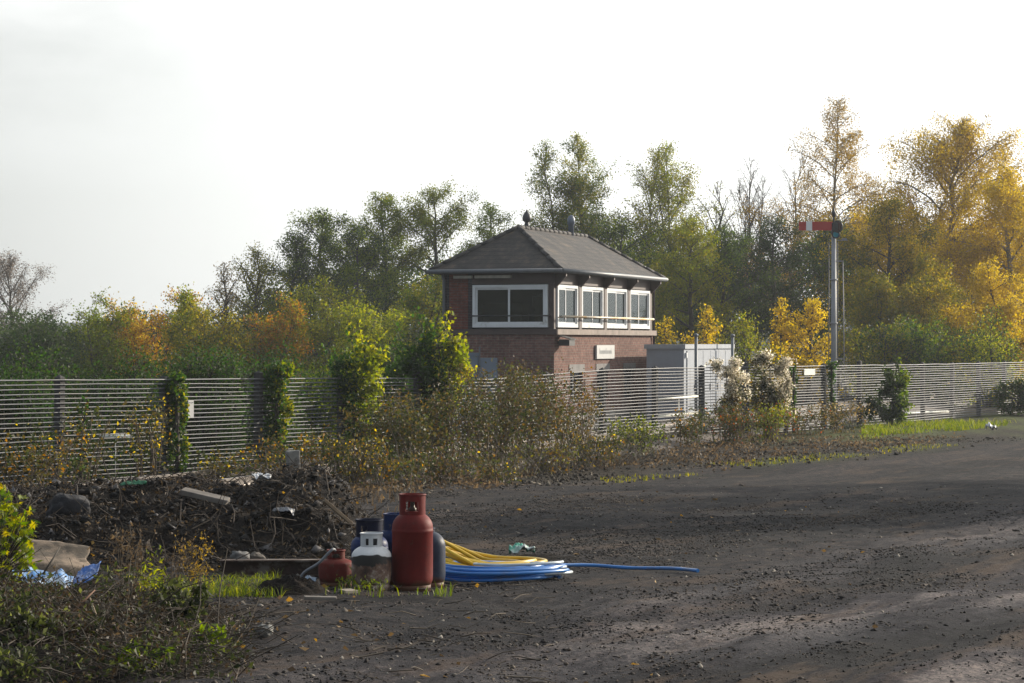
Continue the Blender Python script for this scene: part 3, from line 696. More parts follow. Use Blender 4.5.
# ================================================================== IVY, BRAMBLE AND FENCE PLANTS
def blob(name, label, cat, loc, ells, nleaf, size, pal, seed, group=None, stems=None, mixpal=None, shell=.55, shoots=0, hang=.5, trans=.5):
    """leafy growth: irregular lobes (cx,cy,cz,rx,ry,rz) with woody stems inside"""
    rng = np.random.default_rng(seed); o = empty(name, label, cat, loc, 0, group)
    vol = np.array([e[3] * e[4] * e[5] for e in ells]) ** .7; cnt = rng.multinomial(nleaf, vol / vol.sum())
    cs = []; tn = []; S0 = []; S1 = []; A0 = []; A1 = []
    for e, n in zip(ells, cnt):
        c = np.array(e[:3]); r = np.array(e[3:])
        K = max(6, int(18 * vol.max()) ) + 10
        cc = rand_dirs(K, rng) * (shell + (1.0 - shell) * rng.uniform(size=(K, 1))) ; ct = rng.uniform(size=K)
        k = rng.integers(0, K, n)
        p = c + (cc[k] + rng.normal(size=(n, 3)) * .17) * r
        cs.append(p); tn.append(.55 * ct[k] + .45 * rng.uniform(size=n))
        S0.append(np.array([[0, 0, 0.0]])); S1.append(c[None]); A0.append(np.array([.022])); A1.append(np.array([.012]))
        S0.append(np.repeat(c[None], K, 0)); S1.append(c + cc * r); A0.append(np.full(K, .012)); A1.append(np.full(K, .004))
    for _ in range(shoots):
        e = ells[rng.integers(0, len(ells))]; b0 = np.array(e[:3]) + np.array([rng.uniform(-.6, .6) * e[3], rng.uniform(-.6, .6) * e[4], .5 * e[5]])
        b1 = b0 + np.array([rng.uniform(-.35, .45), rng.uniform(-.3, .3), rng.uniform(.35, 1.0) * (e[5] + .35)]); n = 26
        t = rng.uniform(.1, 1.05, n)[:, None]; cs.append(b0 + (b1 - b0) * t + rng.normal(size=(n, 3)) * .05); tn.append(.4 + .6 * rng.uniform(size=n))
        S0.append(b0[None]); S1.append(b1[None]); A0.append(np.array([.01])); A1.append(np.array([.004]))
    if stems:
        for a, b_, r in stems: S0.append(np.array([a])); S1.append(np.array([b_])); A0.append(np.array([r])); A1.append(np.array([r * .7]))
    V, Fc = segs_mesh(np.concatenate(S0), np.concatenate(S1), np.concatenate(A0), np.concatenate(A1), 5)
    link('stem', np_mesh('stem', V, Fc, smooth=True), BARK, o)
    c = np.concatenate(cs); t = np.clip(np.concatenate(tn), 0, 1); c[:, 2] = np.maximum(c[:, 2], .02)
    sz = size * rng.uniform(.55, 1.3, len(c))
    if mixpal:
        z = (c[:, 2] - c[:, 2].min()) / (np.ptp(c[:, 2]) + 1e-6); sel = mixpal[1](c, z, rng)
        leaves('leaves', c[~sel], sz[~sel], t[~sel], lm(pal, trans), o, rng=rng, hang=hang)
        leaves('leaves', c[sel], sz[sel], t[sel], lm(mixpal[0], trans), o, rng=rng, hang=hang)
    else: leaves('leaves', c, sz, t, lm(pal, trans), o, rng=rng, hang=hang)
    return o
rightlit = lambda thr: (lambda c, z, rng: c[:, 0] + .15 * rng.normal(size=len(c)) > thr)  # right-hand leaves take a brighter palette: sunlight put into their colour
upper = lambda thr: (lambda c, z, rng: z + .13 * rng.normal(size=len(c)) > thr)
some = lambda f: (lambda c, z, rng: rng.uniform(size=len(c)) < f)
G_IVY = 'ivy grown over the fence posts'
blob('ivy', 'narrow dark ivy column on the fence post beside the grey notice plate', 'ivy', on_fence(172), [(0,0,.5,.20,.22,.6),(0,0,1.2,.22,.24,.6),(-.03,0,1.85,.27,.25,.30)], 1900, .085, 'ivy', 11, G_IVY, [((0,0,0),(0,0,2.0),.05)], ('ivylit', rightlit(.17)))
blob('ivy', 'wider ivy column with right edge coloured sunlit yellow green, left of the mushroom shaped ivy', 'ivy', on_fence(272), [(0,0,.5,.22,.24,.6),(0,0,1.25,.26,.26,.6),(.0,0,1.95,.36,.3,.34)], 2400, .085, 'ivy', 12, G_IVY, [((0,0,0),(0,0,2.1),.05)], ('ivylit', rightlit(.14)), shoots=2)
blob('ivy', 'mushroom shaped ivy bush coloured sunlit yellow green on a fence post left of the tallest ivy', 'ivy', on_fence(350), [(.03,0,.45,.30,.3,.5),(.05,0,1.0,.38,.35,.4),(.05,0,1.5,.55,.45,.35),(0,0,1.98,.66,.5,.40),(.2,-.1,2.25,.4,.4,.3)], 4600, .095, 'ivy', 13, G_IVY, [((0,0,0),(.03,0,1.9),.07)], ('ygreen', lambda c, z, rng: c[:, 0] + .5 * (z - .6) + .2 * rng.normal(size=len(c)) > .0), shoots=16)  # yellow green on right and upper leaves is painted sunlight
blob('ivy', 'tallest ivy bush with pointed shoots over the fence beside the signal box', 'ivy', on_fence(430), [(0,0,.6,.4,.35,.6),(0,0,1.3,.6,.5,.5),(-.25,0,1.95,.7,.55,.5),(.3,0,2.0,.6,.5,.5),(.1,0,2.5,.55,.45,.4)], 6800, .10, 'ivy', 14, G_IVY, [((0,0,0),(0,0,2.3),.08)], ('ygreen', lambda c, z, rng: c[:, 0] + .7 * (z - .75) + .2 * rng.normal(size=len(c)) > .12), shoots=34)  # sunny side of the ivy coloured in, towards the right and top
blob('ivy', 'thin ivy strip on a fence post right of the white fluffy clematis', 'ivy', on_fence(790), [(0,0,.6,.10,.12,.6),(0,0,1.5,.11,.12,.5)], 420, .08, 'ivy', 15, G_IVY, [((0,0,0),(0,0,1.9),.05)])
blob('ivy', 'thin ivy strip with a ragged top on the post under the semaphore signal', 'ivy', on_fence(828), [(0,0,.6,.13,.12,.6),(0,0,1.5,.14,.12,.5),(0,0,1.95,.2,.15,.15)], 560, .08, 'ivy', 16, G_IVY, [((0,0,0),(0,0,2.0),.05)])
blob('ivy', 'sparse leafy growth on the bare fence post furthest left', 'ivy', on_fence(73), [(.05,-.05,.4,.20,.2,.5),(.08,0,1.2,.10,.1,.5)], 330, .08, 'ivy', 17, G_IVY, None, ('bramble', some(.5)))
def bramble(label, px, d, w, h, n, pal='bramble', seed=0, size=.068, name='bramble_bush', cat='bramble', mixpal=None, canes=26, group='bramble bushes along the fence', at=None):
    rng = np.random.default_rng(500 + seed); loc = at or G(px, d, -.03); o = empty(name, label, cat, loc, 0, group)
    S0, S1, A0, A1, cs, tn = [], [], [], [], [], []
    for k in range(canes):
        az = rng.uniform(0, 2*PI); L = w * .5 * rng.uniform(.5, 1.1); hh = h * rng.uniform(.55, 1.05); b = np.array([rng.normal() * w * .16, rng.normal() * w * .13, 0]); p = b; J = 6; ct = rng.uniform()
        pk = rng.uniform(.55, .95)
        for j in range(J):
            f = (j + 1) / J; z = hh * (1 - ((f - pk) / pk) ** 2)
            q = b + np.array([math.cos(az) * L * f ** 1.2, math.sin(az) * L * .8 * f ** 1.2, max(.03, z)]) + rng.normal(size=3) * .03
            S0.append(p); S1.append(q); A0.append(.009 * (1.2 - f) + .002); A1.append(.009 * (1.1 - f) + .002)
            m = rng.poisson(n / canes / J * (1.2 if j > 0 else .8)); t = rng.uniform(size=(m, 1))
            cs.append(p + (q - p) * t + rng.normal(size=(m, 3)) * (.07 + .05 * h)); tn.append(.6 * ct + .4 * rng.uniform(size=m)); p = q
    V, Fc = segs_mesh(S0, S1, A0, A1, 4); link('stem', np_mesh('stem', V, Fc), STALK, o)
    c = np.concatenate(cs); t = np.clip(np.concatenate(tn), 0, 1); c[:, 2] = np.maximum(c[:, 2], .03); sz = size * rng.uniform(.5, 1.4, len(c))
    if mixpal:
        sel = rng.uniform(size=len(c)) < mixpal[1] * (.45 if mixpal[0] in ('orange', 'gold', 'yellow', 'red') else 1)
        leaves('leaves', c[~sel], sz[~sel], t[~sel], leafmat('bramble_' + pal, PAL[pal], .28), o, rng=rng, hang=.3); leaves('leaves', c[sel], sz[sel] * .85, t[sel], lm(mixpal[0]), o, rng=rng, hang=.3)
    else: leaves('leaves', c, sz, t, leafmat('bramble_' + pal, PAL[pal], .28), o, rng=rng, hang=.3)
    return o
BR = [
 ('low bramble with red and orange leaves before the fence at the left edge', 25, 37.5, 2.0, .9, 500, 'bramble', ('orange', .25)),
 ('sparse tall weeds with yellow leaves against the fence at far left', 60, 38.5, 1.6, 1.3, 260, 'bramble', ('yellow', .3)),
 ('thin yellow leaved sapling scrub just left of the narrow ivy column', 152, 41.5, 1.1, 1.4, 330, 'bramble', ('yellow', .45)),
 ('low yellow flecked scrub between the two ivy columns', 225, 41.5, 1.8, .6, 420, 'bramble', ('yellow', .25)),
 ('orange leaved scrub right of the wider ivy column', 300, 43.0, 1.4, .95, 560, 'bramble', ('orange', .35)),
 ('orange and yellow scrub below the mushroom shaped ivy', 352, 41.5, 1.4, .85, 650, 'bramble', ('gold', .4)),
 ('dark twiggy bramble under the tallest ivy', 405, 44.5, 1.9, 1.45, 1500, 'bramble', None),
 ('dense brown bramble right of the tallest ivy trunk', 450, 46.0, 2.0, 1.55, 2000, 'bramble', ('brown', .25)),
 ('tall bramble reaching the fence top beneath the end window of the signal box', 492, 48.5, 2.0, 1.95, 2300, 'bramble', ('brown', .2)),
 ('tallest bramble, below the near corner of the signal box', 535, 51.0, 2.2, 1.95, 2500, 'bramble', ('brown', .2)),
 ('bramble thinning out before the signal box brickwork', 572, 53.0, 1.6, 1.5, 800, 'bramble', ('brown', .3)),
 ('front row bramble with orange leaves behind the gas cylinders', 392, 42.0, 1.3, .6, 380, 'bramble', ('orange', .12)),
 ('front row bramble with brown leaves directly behind the yellow hose', 446, 43.5, 1.4, .6, 380, 'bramble', ('brown', .3)),
 ('front row bramble with yellow flecks right of the yellow hose', 496, 44.5, 1.2, .42, 260, 'bramble', ('yellow', .1)),
 ('front row bramble fading into the dirt below the tallest bramble', 548, 48.0, 1.3, .55, 300, 'bramble', ('olive', .2)),
 ('sparse low bramble at the fence foot below the name board', 600, 50.0, 1.8, .7, 500, 'bramble', ('yellow', .2)),
 ('low bright yellow green clump at the fence foot below the equipment cabin', 640, 57.0, 1.5, .75, 800, 'ygreen', ('dark', .35)),
 ('low scrub with orange leaves below the cream handrail', 690, 60.0, 1.3, .85, 520, 'bramble', ('orange', .2)),
 ('reddish scrub at the foot of the white fluffy clematis', 732, 61.5, 1.3, .95, 800, 'bramble', ('red', .2)),
 ('green and red scrub right of the clematis foot', 770, 63.5, 1.0, .95, 620, 'ygreen', ('red', .25)),
 ('dark low scrub under the thin ivied posts', 806, 68.0, 1.5, .75, 420, 'bramble', ('red', .08)),
 ('brown grassy scrub below the semaphore signal', 842, 69.5, 1.5, .85, 460, 'bramble', ('tan', .3)),
]
for i, (lb, px, d, w, h, n, pal, mx) in enumerate(BR): bramble(lb, px, d, w, h, int(n * 1.8), pal, i, mixpal=mx, canes=30 if n > 600 else 14)
blob('clematis', 'fluffy white seeded clematis on the fence, smaller left clump before the cabin', 'clematis', on_fence(718, .35), [(-.1,0,1.95,.42,.3,.32),(.25,0,1.35,.35,.3,.5),(.0,0,.9,.4,.3,.5)], 4800, .07, 'bramble', 31, 'clematis on the fence', [((.1,0,0),(.05,0,1.6),.03)], ('seed', lambda c, z, rng: (z > .45 + .15 * rng.normal(size=len(c))) & (rng.uniform(size=len(c)) < .85)))
blob('clematis', 'fluffy white seeded clematis on the fence, larger right clump with red leaves below', 'clematis', on_fence(757, .35), [(.05,0,1.98,.56,.38,.38),(.32,0,1.25,.34,.35,.55),(-.2,0,1.1,.45,.3,.6),(.2,0,.5,.55,.4,.4)], 8600, .075, 'bramble', 32, 'clematis on the fence', [((0,0,0),(.05,0,1.6),.03)], ('seed', lambda c, z, rng: (z * .7 + c[:, 0] * .55 + .15 * rng.normal(size=len(c))) > .40 + .5 * (rng.uniform(size=len(c)) < .3)))
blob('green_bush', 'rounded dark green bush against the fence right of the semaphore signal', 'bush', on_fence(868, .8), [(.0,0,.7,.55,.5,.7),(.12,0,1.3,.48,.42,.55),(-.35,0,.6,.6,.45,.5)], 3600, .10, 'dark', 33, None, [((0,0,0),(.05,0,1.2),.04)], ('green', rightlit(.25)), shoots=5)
blob('dark_bush', 'dark twiggy bush at the right edge on the grass verge', 'bush', on_fence(1003, 1.0), [(-.6,0,.6,.8,.6,.6),(.3,0,.8,.9,.7,.75),(1.1,0,1.0,.8,.7,.8)], 7500, .10, 'dark', 34, None, None, ('brown', some(.08)), shoots=10)

# ================================================================== TREES
def tpx(px, ytop, d): return ((px - 512) / F * d, d, 0.0), H + (343 - ytop) / F * d
def T(label, px, ytop, d, wpx, pal, n, name='tree', cat='tree', **k):
    loc, ht = tpx(px, ytop, d); T.i += 1
    return tree(name, label, cat, loc, ht, wpx / F * d, pal, n, seed=T.i, group=k.pop('group', 'trees behind the railway'), **k)
T.i = 0
# left side
T('grey brown bare looking tree at the far left edge of the wood', 12, 268, 150, 78, 'greyb', 5200, lsize=.10, clear=.12, up=.9, limbs=30, twigs=3)
T('dark green bushy tree behind the fence at the left edge', 40, 330, 100, 110, 'dark', 7000, name='bushy_tree', stems=4, prof='shrub', clear=.08, limbs=32)
T('dark olive bush with thin shoots right of the left edge bush', 98, 308, 103, 80, 'green', 6000, name='bushy_tree', stems=4, prof='shrub', clear=.08, limbs=30, mixpal=('olive', .35))
T('orange yellow autumn bush left of the pointed green one', 150, 300, 106, 86, 'gold', 7500, name='bushy_tree', stems=4, prof='shrub', clear=.06, limbs=32, mixpal=('orange', .4))
T('pointed yellow green tree among the orange bushes on the left', 183, 290, 104, 50, 'ygreen', 4200, prof='cone', clear=.1)
T('yellow olive bush behind the narrow ivy column', 212, 312, 102, 80, 'olive', 6500, name='bushy_tree', stems=4, prof='shrub', clear=.05, limbs=30, mixpal=('yellow', .25))
T('slender sparse pale tree spike left of the dark wood', 221, 268, 118, 34, 'tan', 900, prof='tall', clear=.2, up=1.0, limbs=20)
T('thin pale green spire tree left of the dark wood', 255, 255, 120, 52, 'olive', 2600, prof='tall', clear=.15, up=.9)
T('orange tinted bush behind the wider ivy column', 268, 305, 104, 74, 'olive', 6500, name='bushy_tree', stems=4, prof='shrub', clear=.05, limbs=30, mixpal=('orange', .4))
T('tall dark green tree with a stepped left outline', 290, 236, 124, 66, 'dark', 8000, clear=.1, mixpal=('green', .5))
T('tall dark green tree, leftmost high peak of the dark wood', 322, 213, 125, 78, 'green', 11000, clear=.1, mixpal=('dark', .45))
T('mid height olive tree in front of the dark wood, left part', 335, 282, 108, 96, 'olive', 8500, stems=3, clear=.05, mixpal=('ygreen', .35))
T('dark green tree filling the dip between the two peaks of the dark wood', 358, 232, 122, 86, 'green', 11000, clear=.08, mixpal=('dark', .45))
T('tall grey green tree, middle peak of the dark wood', 390, 198, 126, 84, 'green', 12000, clear=.12, mixpal=('olive', .35))
T('broad green tree left of the signal box roof', 440, 194, 126, 112, 'green', 17000, clear=.1, mixpal=('olive', .45))
T('feathery green tree just left of the ridge vent', 487, 207, 128, 64, 'green', 6500, clear=.12)
T('lower olive tree behind the tallest ivy', 415, 268, 108, 100, 'olive', 9500, stems=3, clear=.05, mixpal=('green', .4))
T('small yellow green tree below the dark wood centre', 375, 310, 100, 70, 'ygreen', 5500, name='bushy_tree', stems=4, prof='shrub', clear=.05)
T('sparse tree thicket just left of the signal box eaves', 470, 262, 115, 80, 'dark', 7000, clear=.05)
# behind the box
T('tall narrow olive tree left in the row above the roof', 562, 148, 130, 76, 'olive', 11000, prof='tall', clear=.28, up=.85, stems=2, spread=.05, trunk=.15, limbs=44, mixpal=('green', .5))
T('tall full green tree above the roof ridge', 596, 137, 130, 96, 'olive', 17000, clear=.22, up=.8, stems=2, spread=.05, trunk=.15, limbs=44, mixpal=('green', .5))
T('thin nearly bare tree above the roof between two green ones', 634, 156, 132, 86, 'olive', 2000, prof='tall', clear=.25, up=1.0, limbs=52, stems=2, spread=.06, trunk=.15)
T('tall green yellow tree above the right end of the roof', 682, 146, 130, 124, 'olive', 20000, clear=.2, up=.75, stems=3, spread=.06, trunk=.16, limbs=54, mixpal=('ygreen', .45))
T('yellow olive tree at mid height right of the roof', 692, 222, 118, 84, 'olive', 8500, clear=.1, mixpal=('ygreen', .4))
T('dark lower tree right behind the roof end', 620, 225, 122, 110, 'green', 9000, clear=.05, mixpal=('dark', .5))
T('bare branched tree left of the pair beside the birch', 738, 162, 134, 78, 'tan', 130, name='bare_tree', cat='bare tree', prof='tall', clear=.25, up=1.05, droop=.1, limbs=58, twigs=3, stems=3, spread=.12, trunk=.15)
T('bare branched tree right of the pair beside the birch', 770, 160, 135, 84, 'tan', 130, name='bare_tree', cat='bare tree', prof='tall', clear=.25, up=1.05, droop=.1, limbs=58, twigs=3, stems=3, spread=.12, trunk=.15)
T('low bare topped tree near the dark wood left of the signal', 715, 190, 132, 60, 'olive', 700, prof='tall', clear=.3, up=1.0)
T('dark green tree behind the equipment cabin', 722, 232, 122, 92, 'dark', 10000, clear=.05, mixpal=('green', .3))
T('dark green tree left of the signal arm', 775, 222, 124, 92, 'dark', 11000, clear=.05)
T('tall conical rust coloured birch above the signal arm', 838, 102, 130, 185, 'rust', 19000, prof='cone', clear=.18, up=.75, droop=.7, limbs=40, hang=.5, lsize=.095, bark=BARKP, trunk=.13, name='birch_tree', cat='birch')
T('dark tree directly behind the signal post', 832, 226, 122, 92, 'dark', 10500, clear=.05, mixpal=('green', .25))
T('golden tree right of the signal post', 886, 205, 118, 100, 'gold', 20000, clear=.08, mixpal=('olive', .45), hang=.3)
T('large golden weeping birch rising highest on the right', 945, 126, 122, 150, 'gold', 46000, clear=.12, up=.8, droop=.9, limbs=46, hang=.9, lsize=.10, bark=BARKP, name='birch_tree', cat='birch', mixpal=('rust', .35))
T('golden weeping birch at the right edge of the wood', 1012, 168, 116, 110, 'gold', 26000, clear=.08, up=.7, droop=.9, hang=.7, name='birch_tree', cat='birch', bark=BARKP, mixpal=('yellow', .35))
T('yellow lower tree at the right edge', 1008, 262, 106, 92, 'gold', 15000, clear=.03, stems=2, hang=.4, mixpal=('yellow', .4))
T('olive yellow tree below the golden birch', 948, 255, 108, 100, 'olive', 16000, clear=.04, stems=2, hang=.4, mixpal=('gold', .4))
T('olive lower tree right of the signal post', 888, 275, 108, 84, 'olive', 13000, clear=.04, stems=3, mixpal=('gold', .25))
T('orange red tree behind the yellow one at the right edge', 1035, 235, 120, 70, 'orange', 5000, clear=.05)
# saplings nearer the line
SG = 'yellow saplings behind the fence'
T('yellow sapling just right of the signal box sill', 664, 322, 96, 34, 'yellow', 900, name='sapling', cat='sapling', prof='tall', clear=.05, limbs=14, group=SG, sigma=.13, mixpal=('olive', .4))
T('yellow sapling rising above the equipment cabin', 704, 306, 97, 52, 'yellow', 2100, name='sapling', cat='sapling', prof='cone', clear=.05, limbs=18, group=SG, sigma=.13, mixpal=('olive', .3))
T('olive green sapling right of the equipment cabin', 746, 322, 96, 42, 'olive', 1700, name='sapling', cat='sapling', prof='tall', clear=.04, limbs=16, group=SG, mixpal=('ygreen', .4))
T('brightest orange yellow sapling left of the signal post, left stem', 780, 300, 94, 34, 'yellow', 1500, name='sapling', cat='sapling', prof='cone', clear=.05, limbs=18, up=.9, group=SG, sigma=.12, mixpal=('gold', .3))
T('brightest orange yellow sapling left of the signal post, right stem', 808, 305, 94, 42, 'yellow', 2000, name='sapling', cat='sapling', prof='tall', clear=.05, limbs=18, up=.9, group=SG, sigma=.12, mixpal=('gold', .3))
T('small yellow bush at the fence top below the signal', 768, 345, 92, 34, 'yellow', 900, name='sapling', cat='sapling', prof='shrub', stems=3, clear=.03, limbs=14, group=SG, mixpal=('olive', .4))
for px, yt, d, w, pal, lb in ((880, 325, 98, 70, 'olive', 'olive scrub bush behind the fence right of the signal post'), (935, 330, 98, 80, 'green', 'dull green scrub bush behind the fence below the golden birch'), (990, 322, 98, 80, 'ygreen', 'yellow green scrub bush behind the fence at the right edge'),
    (15, 352, 44.5, 100, 'dark', 'dark hedge bush close behind the left end of the fence'), (75, 352, 46.5, 90, 'dark', 'dark hedge bush behind the bare fence post'), (135, 354, 48, 90, 'dark', 'dark hedge bush behind the narrow ivy column'), (200, 352, 50, 90, 'dark', 'dark hedge bush behind the notice plate'), (262, 352, 52.5, 80, 'dark', 'dark hedge bush behind the wider ivy column'), (320, 350, 55, 80, 'green', 'green hedge bush behind the mushroom shaped ivy'), (385, 345, 58, 80, 'dark', 'dark hedge bush behind the tallest ivy')):
    T(lb, px, yt + (9 if d < 70 else 0), d, w * (1.15 if d < 70 else 1), pal, 7500 if d < 70 else 4500, name='hedge_bush', cat='bush', stems=5, prof='shrub', clear=.0, limbs=34, group='bushes behind the fence', lsize=.065 if d < 70 else .10, sigma=.20, mixpal=('ivy', .45))
# trees standing beside the yard to the right of the frame; they throw the long shadows over it
for i, (x, y, h, w, lb) in enumerate(((25.5, 47, 10, 8, 'olive tree beside the yard, out of the photo to the right, farther one'), (29, 55, 10, 9, 'olive tree beside the yard, out of the photo to the right, farthest one'))):
    tree('yard_tree', lb, 'tree', (x, y, 0), h, w, 'olive', 7000, lsize=.2, clear=.15, seed=900 + i, group='trees beside the yard')
# far wood that reads as one dark mass
def thicket(name, x0, x1, d0, d1, zt, n, pal, seed):
    rng = np.random.default_rng(seed); K = 260
    cx = rng.uniform(x0, x1, K); cy = rng.uniform(d0, d1, K); cz = rng.uniform(.4, 1, K) ** .8
    k = rng.integers(0, K, n); tops = np.array([zt((cx[i]) / cy[i] * F + 512) for i in range(K)])
    c = np.stack([cx[k], cy[k], tops[k] * cz[k]], 1) + rng.normal(size=(n, 3)) * np.array([1.1, .9, 1.0]); c[:, 2] = np.maximum(c[:, 2], .1)
    t = np.clip(.6 * rng.uniform(size=K)[k] + .4 * rng.uniform(size=n), 0, 1)
    kp = dense(c, .9, 9); c = c[kp]; t = t[kp]; n = len(c)
    o = leaves(name, c, .19 * rng.uniform(.6, 1.3, n), t, lm(pal, .35), rng=rng); tag(o, kind='stuff'); return o
tag(thicket('thicket', 5, 33, 136, 146, lambda p: 7.5 + (1.5 if p > 830 else 0), 75000, 'dark', 71), 'dark far wood filling the gaps behind the trees right of the signal box', 'thicket')
tag(thicket('thicket', -34, 4, 134, 144, lambda p: float(np.interp(p, [-100, 100, 250, 330, 520], [2.6, 3.0, 3.8, 6.8, 7.5])), 60000, 'dark', 72), 'dark far wood filling the gaps behind the trees left of the signal box', 'thicket')

# ================================================================== SPOIL HEAP
mx_ = np.linspace(-7.2, -.75, 150); my_ = np.linspace(19.6, 28.5, 150)
MX, MY = np.meshgrid(mx_, my_)
def heap_h(x, y):
    d = np.asarray(y, float); px = np.asarray(x, float) / d * F + 512
    crest = np.interp(px, [-160, -40, 20, 70, 140, 200, 250, 285, 320, 345, 372, 400], [.50, .55, .60, .70, .72, .70, .66, .84, .84, .66, .28, 0])
    front = sstep(20.1, 24.0, d + .5 * (fbm(x * .8, d * .8, 61, 2))); back = 1 - sstep(24.6, 28.2, d)
    h = crest * front ** .8 * back
    return h
HH = heap_h(MX, MY)
rough = np.clip(HH / .25, 0, 1)
HH = HH + rough * (.30 * fbm(MX * 1.5, MY * 1.5, 62, 3) + .16 * fbm(MX * 4.5, MY * 4.5, 63, 3) + .05 * fbm(MX * 15, MY * 15, 64, 2))
edge = (HH < .012)
HZ2 = gz(MX, MY) + HH - .06
ii = np.arange(MX.size).reshape(MX.shape)
def soil_mat():
    m, t, N, L, b = nt('spoil_soil'); tc = N.new('ShaderNodeTexCoord')
    n1 = noise(N, L, tc.outputs['Object'], 3.2, 8, .72); n2 = noise(N, L, tc.outputs['Object'], 17, 6, .75)
    r = ramp(N, [(.006,.005,.005), (.016,.0125,.011), (.040,.030,.022), (.10,.08,.06)], [.34, .5, .64, .76]); L.new(n1.outputs['Fac'], r.inputs[0])
    r2 = ramp(N, [(.4,.4,.4), (1,1,1), (2.2,2.1,1.9)], [.36, .5, .7]); L.new(n2.outputs['Fac'], r2.inputs[0])
    c = mixc(N, L, .9, r.outputs[0], r2.outputs[0], 'MULTIPLY'); L.new(c, b.inputs['Base Color']); b.inputs['Roughness'].default_value = .95; b.inputs['Specular IOR Level'].default_value = .15
    bp = N.new('ShaderNodeBump'); bp.inputs['Distance'].default_value = .08; L.new(n2.outputs['Fac'], bp.inputs['Height']); L.new(bp.outputs[0], b.inputs['Normal']); return m
SOIL = soil_mat()
heap = link('spoil_heap', np_mesh('spoil_heap', np.stack([MX, MY, HZ2], -1).reshape(-1, 3), np.stack([ii[:-1, :-1], ii[:-1, 1:], ii[1:, 1:], ii[1:, :-1]], -1).reshape(-1, 4)), SOIL)
tag(heap, 'long heap of dark tipped soil and rubble in front of the fence', 'spoil heap')
def hz(x, y): 
    h = heap_h(x, y); r = np.clip(h / .25, 0, 1)
    return gz(x, y) + h + r * (.30 * fbm(x*1.5, y*1.5, 62, 3) + .16 * fbm(x*4.5, y*4.5, 63, 3)) - .05
def surf(x, y): return np.maximum(gz(x, y), np.where((x > -7.2) & (x < -.75) & (y > 19.6) & (y < 28.5), hz(x, y), -9))

# ---- scattered stones, crumbs, litter (nobody could count them)
OCT = np.array([(1,0,0),(-1,0,0),(0,1,0),(0,-1,0),(0,0,1),(0,0,-1)], float)
OF = np.array([(0,2,4),(2,1,4),(1,3,4),(3,0,4),(2,0,5),(1,2,5),(3,1,5),(0,3,5)])
def rock_mesh(c, s, rng, flat=.7):
    n = len(c); j = OCT[None] * (1 + .45 * rng.uniform(-1, 1, (n, 6, 1))) + .28 * rng.normal(size=(n, 6, 3))
    j = j * s[:, None, None] * (.6 + .8 * rng.uniform(size=(n, 1, 3))) ; j[:, :, 2] *= flat
    a = rng.uniform(0, 2*PI, n); ca, sa = np.cos(a)[:, None], np.sin(a)[:, None]
    x = j[:, :, 0] * ca - j[:, :, 1] * sa; y = j[:, :, 0] * sa + j[:, :, 1] * ca
    V = np.stack([x, y, j[:, :, 2]], -1) + c[:, None, :]
    return V.reshape(-1, 3), (np.arange(n)[:, None, None] * 6 + OF[None]).reshape(-1, 3)
def tintmat(name, cols, rough=.9):
    m, t, N, L, b = nt(name); at = N.new('ShaderNodeAttribute'); at.attribute_name = 'tint'; r = ramp(N, cols); L.new(at.outputs['Fac'], r.inputs[0])
    tc = N.new('ShaderNodeTexCoord'); n1 = noise(N, L, tc.outputs['Object'], 30, 4, .7); r2 = ramp(N, [(.6,.6,.6), (1.3,1.3,1.3)], [.35, .65]); L.new(n1.outputs['Fac'], r2.inputs[0])
    L.new(mixc(N, L, .8, r.outputs[0], r2.outputs[0], 'MULTIPLY'), b.inputs['Base Color']); b.inputs['Roughness'].default_value = rough; b.inputs['Specular IOR Level'].default_value = .3; return m
def view_xy(n, d0, d1, p0, p1, rng, pw=1.6):
    d = d0 + (d1 - d0) * rng.uniform(size=n) ** pw; px = rng.uniform(p0, p1, n); return (px - 512) / F * d, d
rng = np.random.default_rng(91)
x, y = view_xy(40000, 11.2, 42, -40, 1080, rng)
clump = vnoise(x * 1.1, y * .9, 77); keep = rng.uniform(size=len(x)) < (.10 + 1.1 * clump ** 2.5) * (1 - .55 * sstep(-2.5, .8, x - .40 * (y - 13))); x, y = x[keep], y[keep]
s = .003 + .0048 * rng.exponential(size=len(x)); s = np.minimum(s, .024) * (.7 + .3 * y / 20)
V, Fc = rock_mesh(np.stack([x, y, gz(x, y) + ground_fine(x, y) + s * .15], -1), s, rng)
tag(link('stones', np_mesh('stones', V, Fc, np.repeat(rng.uniform(size=len(x)) ** 1.3, 8)), tintmat('stone_tints', [(.012,.010,.010), (.030,.025,.023), (.065,.052,.044), (.15,.13,.11), (.26,.24,.21)])), kind='stuff')
x, y = view_xy(230000, 11.2, 38, -40, 1080, rng, 1.25); rd = sstep(-2.5, .8, x - .40 * (y - 13) + 1.0 * fbm(x * .5, y * .3, 31, 3))
uu, vv = along(x, y); pt = vnoise(uu * 1.1, vv * .22, 111) * .6 + .4 * vnoise(x * 2.1, y * 1.6, 112); k = rng.uniform(size=len(x)) < np.clip((pt - .40) * 3.2, .03, 1) * (1 - .45 * rd); x, y = x[k], y[k]
s = np.minimum(.0035 + .0038 * rng.exponential(size=len(x)), .016) * (.65 + .35 * y / 18)
V, Fc = rock_mesh(np.stack([x, y, gz(x, y) + ground_fine(x, y) + s * .1], -1), s, rng, .6)
tag(link('crumbs', np_mesh('crumbs', V, Fc, np.repeat(np.clip(.62 * vnoise(x * .8, y * .6, 113) + .45 * rng.uniform(size=len(x)) ** 1.6, 0, 1), 8)), tintmat('crumb_tints', [(.007,.007,.008), (.016,.015,.015), (.036,.030,.026), (.080,.060,.045), (.15,.125,.10)])), kind='stuff')
